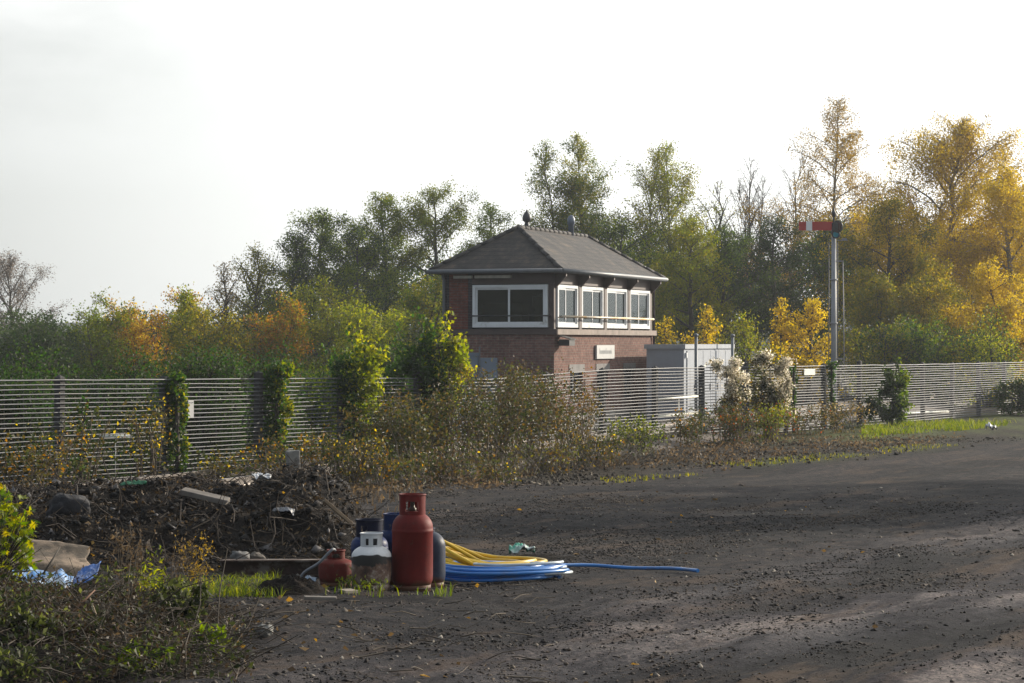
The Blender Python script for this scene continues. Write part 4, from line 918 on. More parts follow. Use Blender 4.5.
x, y = view_xy(60000, 34, 66, 330, 1060, rng, 1.0); sd_ = x - fence_x(y); k = (sd_ > 0) & (sd_ < 9) & (rng.uniform(size=len(x)) < .9 * vnoise(x * .9, y * .5, 141) * np.clip((9 - sd_) / 4, .1, 1)); x, y = x[k], y[k]
s = np.minimum(.010 + .012 * rng.exponential(size=len(x)), .05); V, Fc = rock_mesh(np.stack([x, y, gz(x, y) + s * .2], -1), s, rng, .7)
tag(link('clods', np_mesh('clods', V, Fc, np.repeat(rng.uniform(size=len(x)) ** 1.5, 8)), tintmat('clod_tints', [(.012,.009,.007), (.030,.023,.017), (.065,.050,.034), (.16,.14,.11)])), kind='stuff')
x, y = view_xy(5200, 19.8, 27, -30, 385, rng, 1.0); h = heap_h(x, y); k = h > .05; x, y = x[k], y[k]
s = np.minimum(.007 + .012 * rng.exponential(size=len(x)), .07)
V, Fc = rock_mesh(np.stack([x, y, surf(x, y) + s * .25], -1), s, rng, .8)
tag(link('rubble', np_mesh('rubble', V, Fc, np.repeat(rng.uniform(size=len(x)) ** 3.0, 8)), tintmat('rubble_tints', [(.007,.006,.006), (.018,.014,.012), (.038,.030,.025), (.20,.19,.19)])), kind='stuff')
# twigs and roots
def twigs(name, x, y, rng, L0, L1, rad, mat, zo=.02, up=.25, fn=surf):
    n = len(x); a = rng.uniform(0, 2*PI, n); l = rng.uniform(L0, L1, n); dz = np.abs(rng.normal(size=n)) * up * l
    p0 = np.stack([x, y, fn(x, y) + zo], -1); p1 = p0 + np.stack([np.cos(a) * l, np.sin(a) * l, dz], -1); p1[:, 2] = np.maximum(p1[:, 2], fn(p1[:, 0], p1[:, 1]) + zo * .6)
    md = (p0 + p1) / 2 + rng.normal(size=(n, 3)) * (l[:, None] * .08); r = rad * rng.uniform(.5, 1.4, n)
    V1, F1 = segs_mesh(np.concatenate([p0, md]), np.concatenate([md, p1]), np.concatenate([r, r * .8]), np.concatenate([r * .8, r * .4]), 4)
    tag(link(name, np_mesh(name, V1, F1), mat), kind='stuff')
x, y = view_xy(620, 20.2, 26.5, -30, 385, rng, 1.0); twigs('roots', x, y, rng, .08, .42, .005, plain('root_brown', (.050,.037,.027), .9, var=.5, scale=3), .03, .5)
x, y = view_xy(420, 11.5, 26, 0, 560, rng, 1.5); twigs('twigs', x, y, rng, .05, .28, .004, plain('twig_brown', (.10,.08,.06), .9, var=.5, scale=3), .01, .12)
x, y = view_xy(5200, 36, 54, 350, 800, rng, 1.0); k = np.array([abs(a - fence_x(b_)) < 5 for a, b_ in zip(x, y)]); x, y = x[k], y[k]; twigs('dead_stems', x, y, rng, .2, .8, .006, plain('dead_stem', (.13,.11,.085), .9, var=.5, scale=3), .02, .7)
# fallen leaves
x, y = view_xy(3600, 11.4, 40, -30, 900, rng, 1.4); k = rng.uniform(size=len(x)) < (.10 + .9 * np.clip((430 - (x / y * F + 512)) / 420, 0, 1)) - .085 * ((x / y * F + 512) > 480) * (y < 30); x, y = x[k], y[k]
c = np.stack([x, y, surf(x, y) + .012], -1); dd = rand_dirs(len(x), rng); dd[:, 2] *= .25
tag(leaves('fallen_leaves', c, rng.uniform(.03, .075, len(x)), rng.uniform(size=len(x)) ** 1.5, lm('litter', .3), rng=rng, dirs=unit(dd)), kind='stuff')
# grass
def grass(name, x, y, rng, h0, h1, mat, fn=gz, w=.006, lean=.45):
    n = len(x); h = rng.uniform(h0, h1, n); a = rng.uniform(0, 2*PI, n); b0 = np.stack([x, y, fn(x, y) - .01], -1); sd = np.stack([np.cos(a), np.sin(a), a * 0], -1) * w
    a2 = rng.uniform(0, 2*PI, n); ln = np.stack([np.cos(a2), np.sin(a2), a2 * 0], -1) * (h * lean * rng.uniform(.2, 1.3, n))[:, None]
    mid = b0 + ln * .35 + np.stack([a * 0, a * 0, h * .6], -1); tip = b0 + ln + np.stack([a * 0, a * 0, h * rng.uniform(.75, 1, n)], -1)
    V = np.stack([b0 - sd, b0 + sd, mid + sd * .7, tip, mid - sd * .7], 1).reshape(-1, 3); f = np.arange(n)[:, None] * 5
    F3 = np.concatenate([f + np.array([[0, 1, 2]]), f + np.array([[0, 2, 4]]), f + np.array([[4, 2, 3]])]); tt = rng.uniform(size=n)
    tag(link(name, np_mesh(name, V, F3, np.concatenate([tt, tt, tt])), mat), kind='stuff')
GR = lm('grass', .45)
x, y = view_xy(26000, 54, 78, 862, 1080, rng, 1.0); sd_ = x - fence_x(y); k = (sd_ > .15) & (sd_ < 3.6 + 1.0 * vnoise(y * .4, y * 0, 83)) & (rng.uniform(size=len(x)) < 1.5 * vnoise(x * 1.2, y * .7, 84) - .2); grass('verge_grass', x[k], y[k], rng, .05, .27, GR, w=.010, lean=.8)
x, y = view_xy(9000, 44, 62, 600, 960, rng, 1.0); sd_ = x - fence_x(y); k = (np.abs(sd_ - 6.6 - 1.6 * vnoise(y * .2, y * 0, 41)) < .8) & (vnoise(x * .5, y * .35, 40) > .42) & (rng.uniform(size=len(x)) < .6); grass('strip_grass', x[k], y[k], rng, .03, .10, lm('olive', .4), w=.010)
x, y = view_xy(5600, 17.2, 19.8, 140, 282, rng, 1.0); k = (rng.uniform(size=len(x)) < 1.1 * vnoise(x * 2.2, y * 2, 85)) & (y > 17.6); grass('patch_grass', x[k], y[k], rng, .02, .11, GR, w=.0035, lean=1.1)
x, y = view_xy(420, 17.7, 18.6, 325, 452, rng, 1.0); k = rng.uniform(size=len(x)) < 1.1 * vnoise(x * 4, y * 3, 86) ** 4; grass('tuft_grass', x[k], y[k], rng, .03, .13, GR, w=.005)
x, y = view_xy(4000, 27, 42, -40, 420, rng, 1.0); k = rng.uniform(size=len(x)) < vnoise(x * 1.2, y, 87); grass('dry_grass', x[k], y[k], rng, .05, .20, lm('brown', .4), fn=surf, w=.008)
x, y = view_xy(5000, 36, 55, 360, 860, rng, 1.0); sd_ = x - fence_x(y); k = (sd_ > -.3) & (sd_ < 3.8) & (rng.uniform(size=len(x)) < vnoise(x, y * .7, 88)); grass('weedy_grass', x[k], y[k], rng, .05, .40, lm('wilt', .4), w=.008)

x, y = view_xy(42000, 34, 66, 330, 1000, rng, 1.0); sd_ = x - fence_x(y); k = (sd_ > -.2) & (sd_ < 4.6 + 4.0 * vnoise(y * .5, x * .5, 97)) & (rng.uniform(size=len(x)) < .15 + .85 * vnoise(x * .9, y * .6, 98)); x, y = x[k], y[k]
c = np.stack([x, y, gz(x, y) + .02 + .09 * rng.exponential(size=len(x)) * vnoise(x * 1.3, y * .8, 99)], -1)
tag(leaves('verge_litter', c, rng.uniform(.03, .10, len(x)), rng.uniform(size=len(x)), lm('brown', .25), rng=rng, aspect=.5), kind='stuff')
x, y = view_xy(9000, 20.3, 27, -30, 400, rng, 1.0); k = heap_h(x, y) > .04; x, y = x[k], y[k]; c = np.stack([x, y, surf(x, y) + .015], -1)
tag(leaves('heap_litter', c, rng.uniform(.02, .06, len(x)), rng.uniform(size=len(x)) ** 1.3, lm('mulch', .2), rng=rng, aspect=.4), kind='stuff')

# ---- single pieces on the heap
def slab(name, label, cat, px, py, d, sx, sy, sz, rot, mat, seed=0, z=None, taper=0.0):
    rs = random.Random(seed); m = MB(); j = lambda: rs.uniform(-.06, .06)
    vs = [(x * sx / 2 * (1 + j() - (taper if x > 0 and yv > 0 else 0)), yv * sy / 2 * (1 + j()), zz * sz / 2 * (1 + j())) for zz in (-1, 1) for x, yv in ((-1,-1), (1,-1), (1,1), (-1,1))]
    m.add(vs, [(0,3,2,1),(4,5,6,7),(0,1,5,4),(1,2,6,5),(2,3,7,6),(3,0,4,7)]); o = m.build(name, mat, bevel=min(sx, sy, sz) * .12); p = P(px, py, d)
    o.location = p if z is None else (p[0], p[1], z); o.rotation_euler = tuple(R(a) for a in rot); return tag(o, label, cat)
GCON = plain('old_concrete', (.22,.215,.20), .9, var=.3, scale=9, bump=.01, dirt=(.08,.07,.06), dirt_amt=.3)
WOODG = plain('grey_timber', (.17,.15,.13), .9, var=.4, scale=6, bump=.006)
slab('concrete_block', 'upright grey concrete block standing on top of the spoil heap', 'block', 293, 462, 24.6, .13, .11, .24, (3, -4, 20), GCON, 1)
slab('timber_board', 'broken pale grey board lying across the spoil heap', 'board', 205, 496, 22.6, .46, .12, .05, (12, 12, -8), WOODG, 2)
slab('timber_board', 'narrow weathered plank leaning down the right flank of the spoil heap', 'board', 338, 512, 21.8, .36, .045, .03, (0, 40, 25), plain('brown_plank', (.20,.15,.10), .85, var=.4, scale=6), 3)
def boulder(name, label, cat, px, py, d, sx, sy, sz, rz, mat, seed):
    u = np.linspace(0, PI, 18); v = np.linspace(0, 2*PI, 28, endpoint=False); UU, VW = np.meshgrid(u, v, indexing='ij')
    n = np.stack([np.sin(UU) * np.cos(VW), np.sin(UU) * np.sin(VW), np.cos(UU)], -1)
    q = np.sign(n) * np.abs(n) ** .78; r = 1 + .7 * fbm(n[..., 0] * 1.3 + seed, n[..., 1] * 1.3 + n[..., 2] * 1.7, seed, 2) + .55 * fbm(n[..., 0] * 4 + n[..., 2] * 3, n[..., 1] * 4 + seed, seed + 3, 3)
    V = (q * r[..., None] * np.array([sx, sy, sz]) / 2).reshape(-1, 3); i = np.arange(18 * 28).reshape(18, 28); k = np.roll(i, -1, 1)
    o = link(name, np_mesh(name, V, np.stack([i[:-1], i[1:], k[1:], k[:-1]], -1).reshape(-1, 4)), mat); p = P(px, py, d); o.location = p; o.rotation_euler = (R(8), R(10), R(rz)); return tag(o, label, cat)
boulder('rock', 'large dark slab of rock on the left of the spoil heap', 'rock', 68, 507, 22.4, .36, .30, .26, 30, plain('dark_slab', (.020,.020,.024), .85, var=.5, scale=5, bump=.02), 4)
boulder('rock', 'pale grey stone at the foot of the spoil heap beside the rusty beam', 'rock', 240, 557, 20.6, .17, .14, .11, 40, plain('pale_stone', (.15,.145,.14), .9, var=.4, scale=6, bump=.015), 5)
boulder('rock', 'small brownish stone right of the pale grey stone beside the rusty beam', 'rock', 257, 558, 20.7, .13, .13, .08, 10, plain('brown_stone', (.10,.085,.07), .9, var=.4, scale=6, bump=.015), 6)
def rag(name, label, cat, px, py, d, w, l, hgt, mat, seed, rz=0, res=26, thick=.004, fold=1.0):
    rng = np.random.default_rng(seed); u = np.linspace(-.5, .5, res); UX, UY = np.meshgrid(u, u)
    wob = 1 - .35 * np.abs(fbm(UX * 3 + seed, UY * 3, seed, 2))
    Zr = hgt * (fbm(UX * 4 + seed, UY * 4, seed + 5, 3) * 1.8 + .5 * np.abs(fbm(UX * 9, UY * 9 + seed, seed + 9, 2)) * 2) * fold + hgt * .35 * (1 - (2 * UX) ** 2) * (1 - (2 * UY) ** 2)
    X_ = UX * w * wob; Y_ = UY * l * wob; i = np.arange(res * res).reshape(res, res)
    me = np_mesh(name, np.stack([X_, Y_, Zr], -1).reshape(-1, 3), np.stack([i[:-1,:-1], i[:-1,1:], i[1:,1:], i[1:,:-1]], -1).reshape(-1, 4), smooth=True)
    o = link(name, me, mat); p = P(px, py, d); o.location = p; o.rotation_euler = (0, 0, R(rz)); so = o.modifiers.new('Solidify', 'SOLIDIFY'); so.thickness = thick; return tag(o, label, cat)
PLW = plain('white_plastic', (.55,.56,.58), .4, var=.15); PLG = plain('teal_plastic', (.05,.34,.24), .4, var=.2, dirt=(.55,.6,.58), dirt_amt=.5)
rag('plastic_scrap', 'white plastic scrap near the crest of the spoil heap beside the concrete block', 'scrap', 262, 477, 23.6, .18, .2, .06, PLW, 1)
rag('plastic_scrap', 'crumpled grey plastic bag on the right flank of the spoil heap', 'scrap', 284, 512, 21.9, .20, .22, .05, plain('grey_plastic', (.11,.115,.13), .5, var=.4), 2)
rag('plastic_scrap', 'green plastic strip on the upper left of the spoil heap', 'scrap', 133, 484, 23.4, .26, .08, .04, plain('green_plastic', (.03,.16,.08), .4), 3, rz=20)
rag('plastic_scrap', 'teal green plastic scrap lying on the dirt behind the yellow hose', 'scrap', 522, 550, 22.8, .25, .22, .08, PLG, 4)
rag('plastic_scrap', 'small white plastic scrap on the grass verge near the right edge', 'scrap', 991, 428, 66, .30, .3, .16, PLW, 5)
rag('plastic_scrap', 'pale blue plastic scrap in front of the squat red cylinder', 'scrap', 309, 580, 18.9, .12, .12, .05, plain('pale_blue_plastic', (.30,.38,.48), .4), 6)
# flat litter lying on the dirt in front
for i, (px, d, w, l, rz, mt, lb) in enumerate(((320, 17.3, .23, .06, 10, WOODG, 'flat pale sliver of wood on the dirt before the gas cylinders'), (348, 17.9, .12, .10, 40, plain('pale_chip', (.28,.24,.19), .9), 'small pale chip of stone before the rusty white cylinder'), (265, 14.9, .10, .09, 0, GCON, 'rounded grey stone on the dirt right of the weed pile'))):
    g = G(px, d)
    if i == 2: boulder('stone', lb, 'stone', px, 343 + (H - g[2] - .02) / d * F, d, w, l, .07, rz, mt, 9); continue
    slab(['wood_sliver', 'stone_chip', 'stone'][i], lb, ['wood', 'stone', 'stone'][i], px, 0, d, w, l, .022 if i < 2 else .06, (3, 2, rz), mt, 20 + i, z=g[2] + .015)
# soil lump in front of the beam
def lump(name, label, px, d, w, h, seed):
    u = np.linspace(-1, 1, 44); UX, UY = np.meshgrid(u, u); r2 = UX**2 + UY**2; Hh = h * np.clip(1 - r2, 0, 1) ** .9
    Hh = Hh + np.clip(1 - r2, 0, 1) * h * (1.1 * fbm(UX * 3, UY * 3, seed, 3) + .5 * fbm(UX * 11, UY * 11, seed + 3, 2)); cx, cy, _ = G(px, d)
    X_ = cx + UX * w / 2; Y_ = cy + UY * w * .4; i = np.arange(44 * 44).reshape(44, 44)
    return tag(link(name, np_mesh(name, np.stack([X_, Y_, gz(X_, Y_) + Hh - .02], -1).reshape(-1, 3), np.stack([i[:-1,:-1], i[:-1,1:], i[1:,1:], i[1:,:-1]], -1).reshape(-1, 4)), SOIL), label, 'soil')
lump('soil_lump', 'crumbly dark soil lump in front of the squat red cylinder', 290, 18.0, .62, .14, 5)
lump('soil_lump', 'low dark soil lump on the dirt right of the weed pile', 205, 16.6, .7, .07, 6)
lump('soil_lump', 'low soil ridge behind the yellow hose beside the teal scrap', 545, 22.6, 1.0, .06, 8)
lump('soil_lump', 'low dark mound of soil under the tan carpet', 48, 17.5, 2.0, .24, 12)
# rusty beam (H section)
a = np.array(G(222, 20.2)); b_ = np.array(G(345, 19.9)); L_ = np.linalg.norm(b_ - a)
m = MB(); m.box((0, -.07, 0), (L_, .07, .014)); m.box((0, -.006, .014), (L_, .006, .125)); m.box((0, -.07, .125), (L_, .07, .14))
bm_ = m.build('rusty_beam', plain('rusty_steel', (.05,.028,.020), .85, .2, var=.5, scale=7, bump=.006, dirt=(.17,.14,.12), dirt_amt=.3)); bm_.location = (a[0], a[1], a[2] + .0); bm_.rotation_euler = (0, -math.asin((b_[2] - a[2]) / L_), math.atan2(b_[1] - a[1], b_[0] - a[0]))
tag(bm_, 'long rusty steel beam lying along the foot of the spoil heap', 'steel beam')

# ================================================================== GAS CYLINDERS
def collar(m, r, z0, z1, t=.008, slots=((-90, 28), (60, 40), (160, 30)), n=60, lo=.30, hi=.28):
    """valve shroud: a band with cut out hand holes"""
    hh = z1 - z0
    for k in range(n):
        a0 = 360 * k / n; am = a0 + 180 / n; q0 = R(a0); q1 = R(a0 + 360 / n)
        slot = any(abs((am - s + 180) % 360 - 180) < w for s, w in slots)
        spans = [(z0, z1)] if not slot else [(z0, z0 + hh * lo), (z1 - hh * hi, z1)]
        for za, zb in spans:
            vs = [(rr * math.cos(q), rr * math.sin(q), z) for rr in (r, r - t) for q in (q0, q1) for z in (za, zb)]
            m.add(vs, [(0,2,3,1), (4,5,7,6), (1,3,7,5), (0,4,6,2), (0,1,5,4), (2,6,7,3)], False)
def cylinder_mat(name, col, chip, amt=.25, rough=.45, rust=(.10,.045,.025)):
    m, t, N, L, b = nt(name); tc = N.new('ShaderNodeTexCoord')
    n1 = noise(N, L, tc.outputs['Object'], 5, 8, .7); n2 = noise(N, L, tc.outputs['Object'], 22, 6, .7); sp = N.new('ShaderNodeSeparateXYZ'); L.new(tc.outputs['Object'], sp.inputs[0])
    lo = tuple(c * .72 for c in col); hi = tuple(c * 1.22 for c in col); r = ramp(N, [lo, hi], [.35, .65]); L.new(n1.outputs['Fac'], r.inputs[0])
    k = N.new('ShaderNodeMath'); k.operation = 'ADD'; L.new(n2.outputs['Fac'], k.inputs[0]); k.inputs[1].default_value = amt - .25
    q = ramp(N, [(0,0,0), (1,1,1)], [.60, .66]); L.new(k.outputs[0], q.inputs[0]); c = mixc(N, L, q.outputs[0], r.outputs[0], chip)
    # rust creeping up from the foot ring
    f = N.new('ShaderNodeMapRange'); f.inputs[1].default_value = .14; f.inputs[2].default_value = .0; f.inputs[3].default_value = 0; f.inputs[4].default_value = .55; L.new(sp.outputs[2], f.inputs[0])
    ad = N.new('ShaderNodeMath'); ad.operation = 'ADD'; L.new(f.outputs[0], ad.inputs[0]); L.new(n1.outputs['Fac'], ad.inputs[1]); q2 = ramp(N, [(0,0,0), (1,1,1)], [.72, .9]); L.new(ad.outputs[0], q2.inputs[0])
    c = mixc(N, L, q2.outputs[0], c, rust); L.new(c, b.inputs['Base Color']); b.inputs['Roughness'].default_value = rough + .08; b.inputs['Specular IOR Level'].default_value = .17
    bp = N.new('ShaderNodeBump'); bp.inputs['Distance'].default_value = .002; L.new(n2.outputs['Fac'], bp.inputs['Height']); L.new(bp.outputs[0], b.inputs['Normal']); return m
BRASS = plain('valve_brass', (.055,.045,.035), .5, .5)
def gas_cylinder(label, px, d, r, hb, hc, rc, mat, cmat, seam=True, rz=0, cslots=None, dome=.10, name='gas_cylinder', core=False):
    """hb = body top (start of collar), hc = collar height, rc = collar radius"""
    g = G(px, d, -.012); o = empty(name, label, 'gas cylinder', g, R(rz), 'gas cylinders standing together')
    fr = MB(); fr.lathe([(r * .86, .0), (r * .90, .0), (r * .90, .055), (r * .86, .055)], n=40, cap=False); fr.build('foot_ring', mat, o)
    m = MB(); pr = [(.02, .035), (r * .6, .035), (r * .9, .05), (r * .985, .085), (r, .12)]
    zt = hb - dome
    if seam: zm = zt - .03; pr += [(r, zm - .008), (r * 1.015, zm - .004), (r * 1.015, zm + .012), (r, zm + .016)]
    for k in range(0, 9): q = k / 8 * PI / 2; pr.append((r * (.0 + math.cos(q)) if k < 8 else .01, zt + dome * math.sin(q)))
    m.lathe(pr, n=48); m.build('body', mat, o)
    m = MB(); collar(m, rc, hb - dome * .42, hb + hc, slots=cslots or ((-90, 28), (60, 40), (160, 30))); 
    m.tube([(rc * math.cos(2*PI*k/40), rc * math.sin(2*PI*k/40), hb + hc) for k in range(40)], .007, 6, closed=True); m.build('collar', cmat, o)
    if core: m = MB(); m.lathe([(rc * .80, hb - .02), (rc * .80, hb + hc * .8)], n=24); m.build('shade_core', DARKP, o)  # black filler painting the shade seen through the collar holes
    m = MB(); m.lathe([(.03, hb - .01), (.03, hb + .02), (.018, hb + .025), (.018, hb + hc * .55), (.03, hb + hc * .57), (.03, hb + hc * .75), (.01, hb + hc * .78)], n=14); m.tube([(0, 0, hb + hc * .4), (0, -.055, hb + hc * .4)], .014, 10); m.build('valve', BRASS, o)
    return o
REDC = cylinder_mat('cylinder_red', (.135,.012,.010), (.10,.028,.020), .25, .5)
DRED = cylinder_mat('cylinder_faded_red', (.14,.022,.017), (.12,.05,.035), .30, .6)
BLU = cylinder_mat('cylinder_blue', (.009,.024,.095), (.05,.06,.09), .28, .4)
SLT = cylinder_mat('cylinder_slate', (.025,.034,.060), (.09,.09,.10), .25, .4)
gas_cylinder('tall dark red gas cylinder, the largest of the group', 412.5, 18.75, .160, .625, .125, .102, REDC, REDC, cslots=((-90, 30), (30, 35), (150, 35)), dome=.13)
# rusted white one
def worn_white():
    m, t, N, L, b = nt('cylinder_worn_white'); tc = N.new('ShaderNodeTexCoord'); sp = N.new('ShaderNodeSeparateXYZ'); L.new(tc.outputs['Object'], sp.inputs[0])
    n1 = noise(N, L, tc.outputs['Object'], 7, 8, .72); n0 = noise(N, L, tc.outputs['Object'], 3.0, 3, .5)
    z = N.new('ShaderNodeMapRange'); z.inputs[1].default_value = .245; z.inputs[2].default_value = .285; z.inputs[3].default_value = 0.0; z.inputs[4].default_value = 1.0; 
    ad = N.new('ShaderNodeMath'); ad.operation = 'MULTIPLY_ADD'; L.new(n0.outputs['Fac'], ad.inputs[0]); ad.inputs[1].default_value = .16; L.new(sp.outputs[2], ad.inputs[2])
    sb_ = N.new('ShaderNodeMath'); sb_.operation = 'SUBTRACT'; L.new(ad.outputs[0], sb_.inputs[0]); sb_.inputs[1].default_value = .08; L.new(sb_.outputs[0], z.inputs[0])
    rust = ramp(N, [(.020,.014,.012), (.075,.035,.022), (.16,.095,.065), (.36,.31,.27)], [.36, .45, .53, .62]); L.new(n1.outputs['Fac'], rust.inputs[0])
    wh = ramp(N, [(.30,.22,.17), (.62,.62,.62), (.70,.71,.72)], [.30, .40, .6]); L.new(n1.outputs['Fac'], wh.inputs[0])
    q = ramp(N, [(0,0,0), (1,1,1)], [.45, .55]); L.new(z.outputs[0], q.inputs[0])
    bz_ = N.new('ShaderNodeMapRange'); bz_.inputs[1].default_value = .13; bz_.inputs[2].default_value = .22; L.new(sp.outputs[2], bz_.inputs[0]); n5 = noise(N, L, tc.outputs['Object'], 8, 4, .6); mm = N.new('ShaderNodeMath'); mm.operation = 'MULTIPLY'; L.new(bz_.outputs[0], mm.inputs[0]); L.new(n5.outputs['Fac'], mm.inputs[1])
    bk = ramp(N, [(0,0,0), (1,1,1)], [.38, .44]); L.new(mm.outputs[0], bk.inputs[0]); ru = mixc(N, L, bk.outputs[0], rust.outputs[0], (.012, .010, .009))
    L.new(mixc(N, L, q.outputs[0], ru, wh.outputs[0]), b.inputs['Base Color']); b.inputs['Roughness'].default_value = .55; return m
gas_cylinder('squat white gas cylinder whose paint has worn to rust, left of the tall red one', 371.5, 18.62, .155, .355, .085, .085, worn_white(), plain('collar_white', (.55,.56,.57), .5, var=.15, scale=8, dirt=(.2,.12,.08), dirt_amt=.2), False, cslots=((-112, 11), (-66, 15), (30, 35), (150, 35)), dome=.09, core=True)
gas_cylinder('blue gas cylinder with dark blue collar, directly behind the rusted white one', 369.5, 19.35, .150, .425, .105, .108, BLU, plain('collar_navy', (.005,.008,.026), .55, var=.3, scale=8, spec=.12), True, cslots=((-112, 14), (30, 40), (150, 25)))
gas_cylinder('bright blue gas cylinder mostly hidden behind the tall red one', 397, 19.6, .150, .47, .095, .11, BLU, BLU, True, cslots=((90, 30),))
gas_cylinder('slate blue gas cylinder with rounded top at the right end of the group', 429.5, 19.15, .128, .455, .02, .04, SLT, SLT, False, dome=.12, cslots=((90, 10),))
gas_cylinder('squat faded red gas cylinder with a short collar, leftmost of the group', 336, 18.95, .138, .235, .06, .07, DRED, DRED, False, dome=.045)
# grey hose from the squat cylinder
def hose(name, label, pts, rad, mat, n=8, cat='hose'):
    return tag(MB().tube(pts, rad, n).build(name, mat), label, cat)
def smooth_path(ctrl, n=60):
    c = np.array(ctrl, float); m = len(c); t = np.linspace(0, m - 1, n); out = []
    for u in t:
        i = min(int(u), m - 2); f = u - i; p0 = c[max(i-1, 0)]; p1 = c[i]; p2 = c[i+1]; p3 = c[min(i+2, m-1)]
        out.append(.5 * ((2*p1) + (-p0+p2)*f + (2*p0-5*p1+4*p2-p3)*f*f + (-p0+3*p1-3*p2+p3)*f**3))
    return out
g0 = np.array(G(336, 18.95))
hose('gas_hose', 'grey rubber hose looping from the squat red cylinder to the ground', smooth_path([g0 + [.0, -.05, .28], g0 + [-.02, -.16, .30], g0 + [-.12, -.18, .20], g0 + [-.24, -.16, .12], g0 + [-.28, -.15, .04], g0 + [-.26, -.2, .02], g0 + [-.1, -.24, .02]]), .011, plain('grey_rubber', (.16,.17,.19), .5))
def hose_mat(name, col): return plain(name, col, .32, var=.18, scale=4, spec=.6, dirt=tuple(c * .55 + .05 for c in col), dirt_amt=.25)
YEL = hose_mat('hose_yellow', (.62,.40,.012)); BLH = hose_mat('hose_blue', (.022,.17,.50))
def coil(cx, cy, r, turns, rad, seed, lift, stack, sq=.92):
    rs = random.Random(seed); pts = []; N_ = 44; 
    rr = [r * rs.uniform(.72, 1.12) for _ in range(turns + 2)]; ox = [rs.uniform(-.07, .07) for _ in range(turns + 2)]; oy = [rs.uniform(-.10, .10) for _ in range(turns + 2)]; li = [rs.uniform(0, 1) for _ in range(turns + 2)]
    for i in range(turns * N_):
        k = i // N_; f = (i % N_) / N_; q = 2 * PI * f; mixv = lambda arr: arr[k] * (1 - f) + arr[k+1] * f
        x = cx + mixv(ox) + mixv(rr) * math.cos(q); y = cy + mixv(oy) + mixv(rr) * math.sin(q) * sq
        z = float(gz(x, y)) + rad * .9 + stack * (k + f) / turns + lift * mixv(li) * ((k + f) / turns) * max(0, .35 - math.cos(q)) / 1.35
        pts.append((x, y, z))
    return pts
hose('yellow_hose', 'coil of thick yellow hose heaped beside the gas cylinders', coil(-.40, 20.75, .58, 9, .017, 5, .50, .10), .017, YEL, 8, 'hose coil')
bp_ = coil(-.16, 20.1, .58, 10, .0145, 9, .06, .10)
hose('blue_hose', 'coil of blue hose lying flat in front of the yellow hose coil', bp_, .0145, BLH, 8, 'hose coil')
t0 = np.array(G(500, 20.6, .07)); 
hose('pale_hose', 'few loose loops of pale hose lying over the right end of the blue coil', coil(.06, 20.15, .40, 3, .012, 21, .03, .13), .012, hose_mat('hose_pale', (.55,.60,.62)), 8, 'hose coil')
hose('blue_hose', 'straight length of blue hose running out to the right across the dirt', smooth_path([np.array(G(505, 20.5, .10)), np.array(G(545, 21.2, .05)), np.array(G(590, 21.5, .03)), np.array(G(630, 21.45, .028)), np.array(G(672, 21.2, .03)), np.array(G(698, 20.85, .02))]), .016, BLH)

# ================================================================== CARPET, TARPAULIN
def sheet(name, label, cat, f, mat, n=40, th=.012):
    u = np.linspace(0, 1, n); UU, VV_ = np.meshgrid(u, u); X_, Y_, Z_ = f(UU, VV_); i = np.arange(n * n).reshape(n, n)
    o = link(name, np_mesh(name, np.stack([X_, Y_, Z_], -1).reshape(-1, 3), np.stack([i[:-1,:-1], i[:-1,1:], i[1:,1:], i[1:,:-1]], -1).reshape(-1, 4), smooth=True), mat); so = o.modifiers.new('Solidify', 'SOLIDIFY'); so.thickness = th; return tag(o, label, cat)
CARP = plain('carpet_tan', (.27,.20,.14), .95, var=.3, scale=7, bump=.012, dirt=(.09,.07,.05), dirt_amt=.6)
def carpet_f(dx, dz, wscale):
    def f(u, v):
        d = 17.1 + .62 * v; x = -3.72 + dx + (.74 * wscale) * u - .15 * v * u + .02 * np.sin(v * 9) * u + .04 * fbm(v * 3, u * 0, 5, 2)
        z = .985 + dz + .13 * v - .05 * u ** 2 + .022 * fbm(u * 5, v * 4, 14, 3) + .025 * np.exp(-((v - .85) / .12) ** 2) - .05 * np.exp(-(v / .08) ** 2)
        return x, d, z
    return f
sheet('carpet', 'folded piece of tan carpet draped over the weed pile, upper piece', 'carpet', carpet_f(.08, .03, .88), CARP, th=.014)
sheet('carpet', 'lower piece of tan carpet under the upper one, above the blue tarpaulin', 'carpet', lambda u, v: (-3.80 + .70 * u, 16.75 + .6 * v, .895 + .10 * v - .05 * u + .03 * fbm(u * 4, v * 4, 15, 3)), plain('carpet_dark_tan', (.17,.12,.085), .95, var=.3, scale=9, bump=.01), th=.012)
TARP = plain('tarp_blue', (.050,.20,.48), .35, var=.3, scale=6, dirt=(.50,.58,.66), dirt_amt=.55)
sheet('tarpaulin', 'crumpled blue and white tarpaulin sticking out below the carpet', 'tarpaulin', lambda u, v: (-3.50 + .44 * u + .03 * v, 16.15 + .55 * v - .10 * u, .90 - .06 * u + .15 * v + .12 * fbm(u * 5, v * 5, 24, 3) - .05 * np.exp(-(v / .2) ** 2)), TARP, th=.004)
sheet('tarpaulin', 'small deep blue tarpaulin end below the right corner of the carpet', 'tarpaulin', lambda u, v: (-3.00 + .16 * u, 16.3 + .3 * v, .94 + .09 * v + .06 * u + .06 * fbm(u * 5, v * 5, 26, 3)), plain('tarp_deep_blue', (.020,.10,.34), .35, var=.3, scale=8), th=.004)

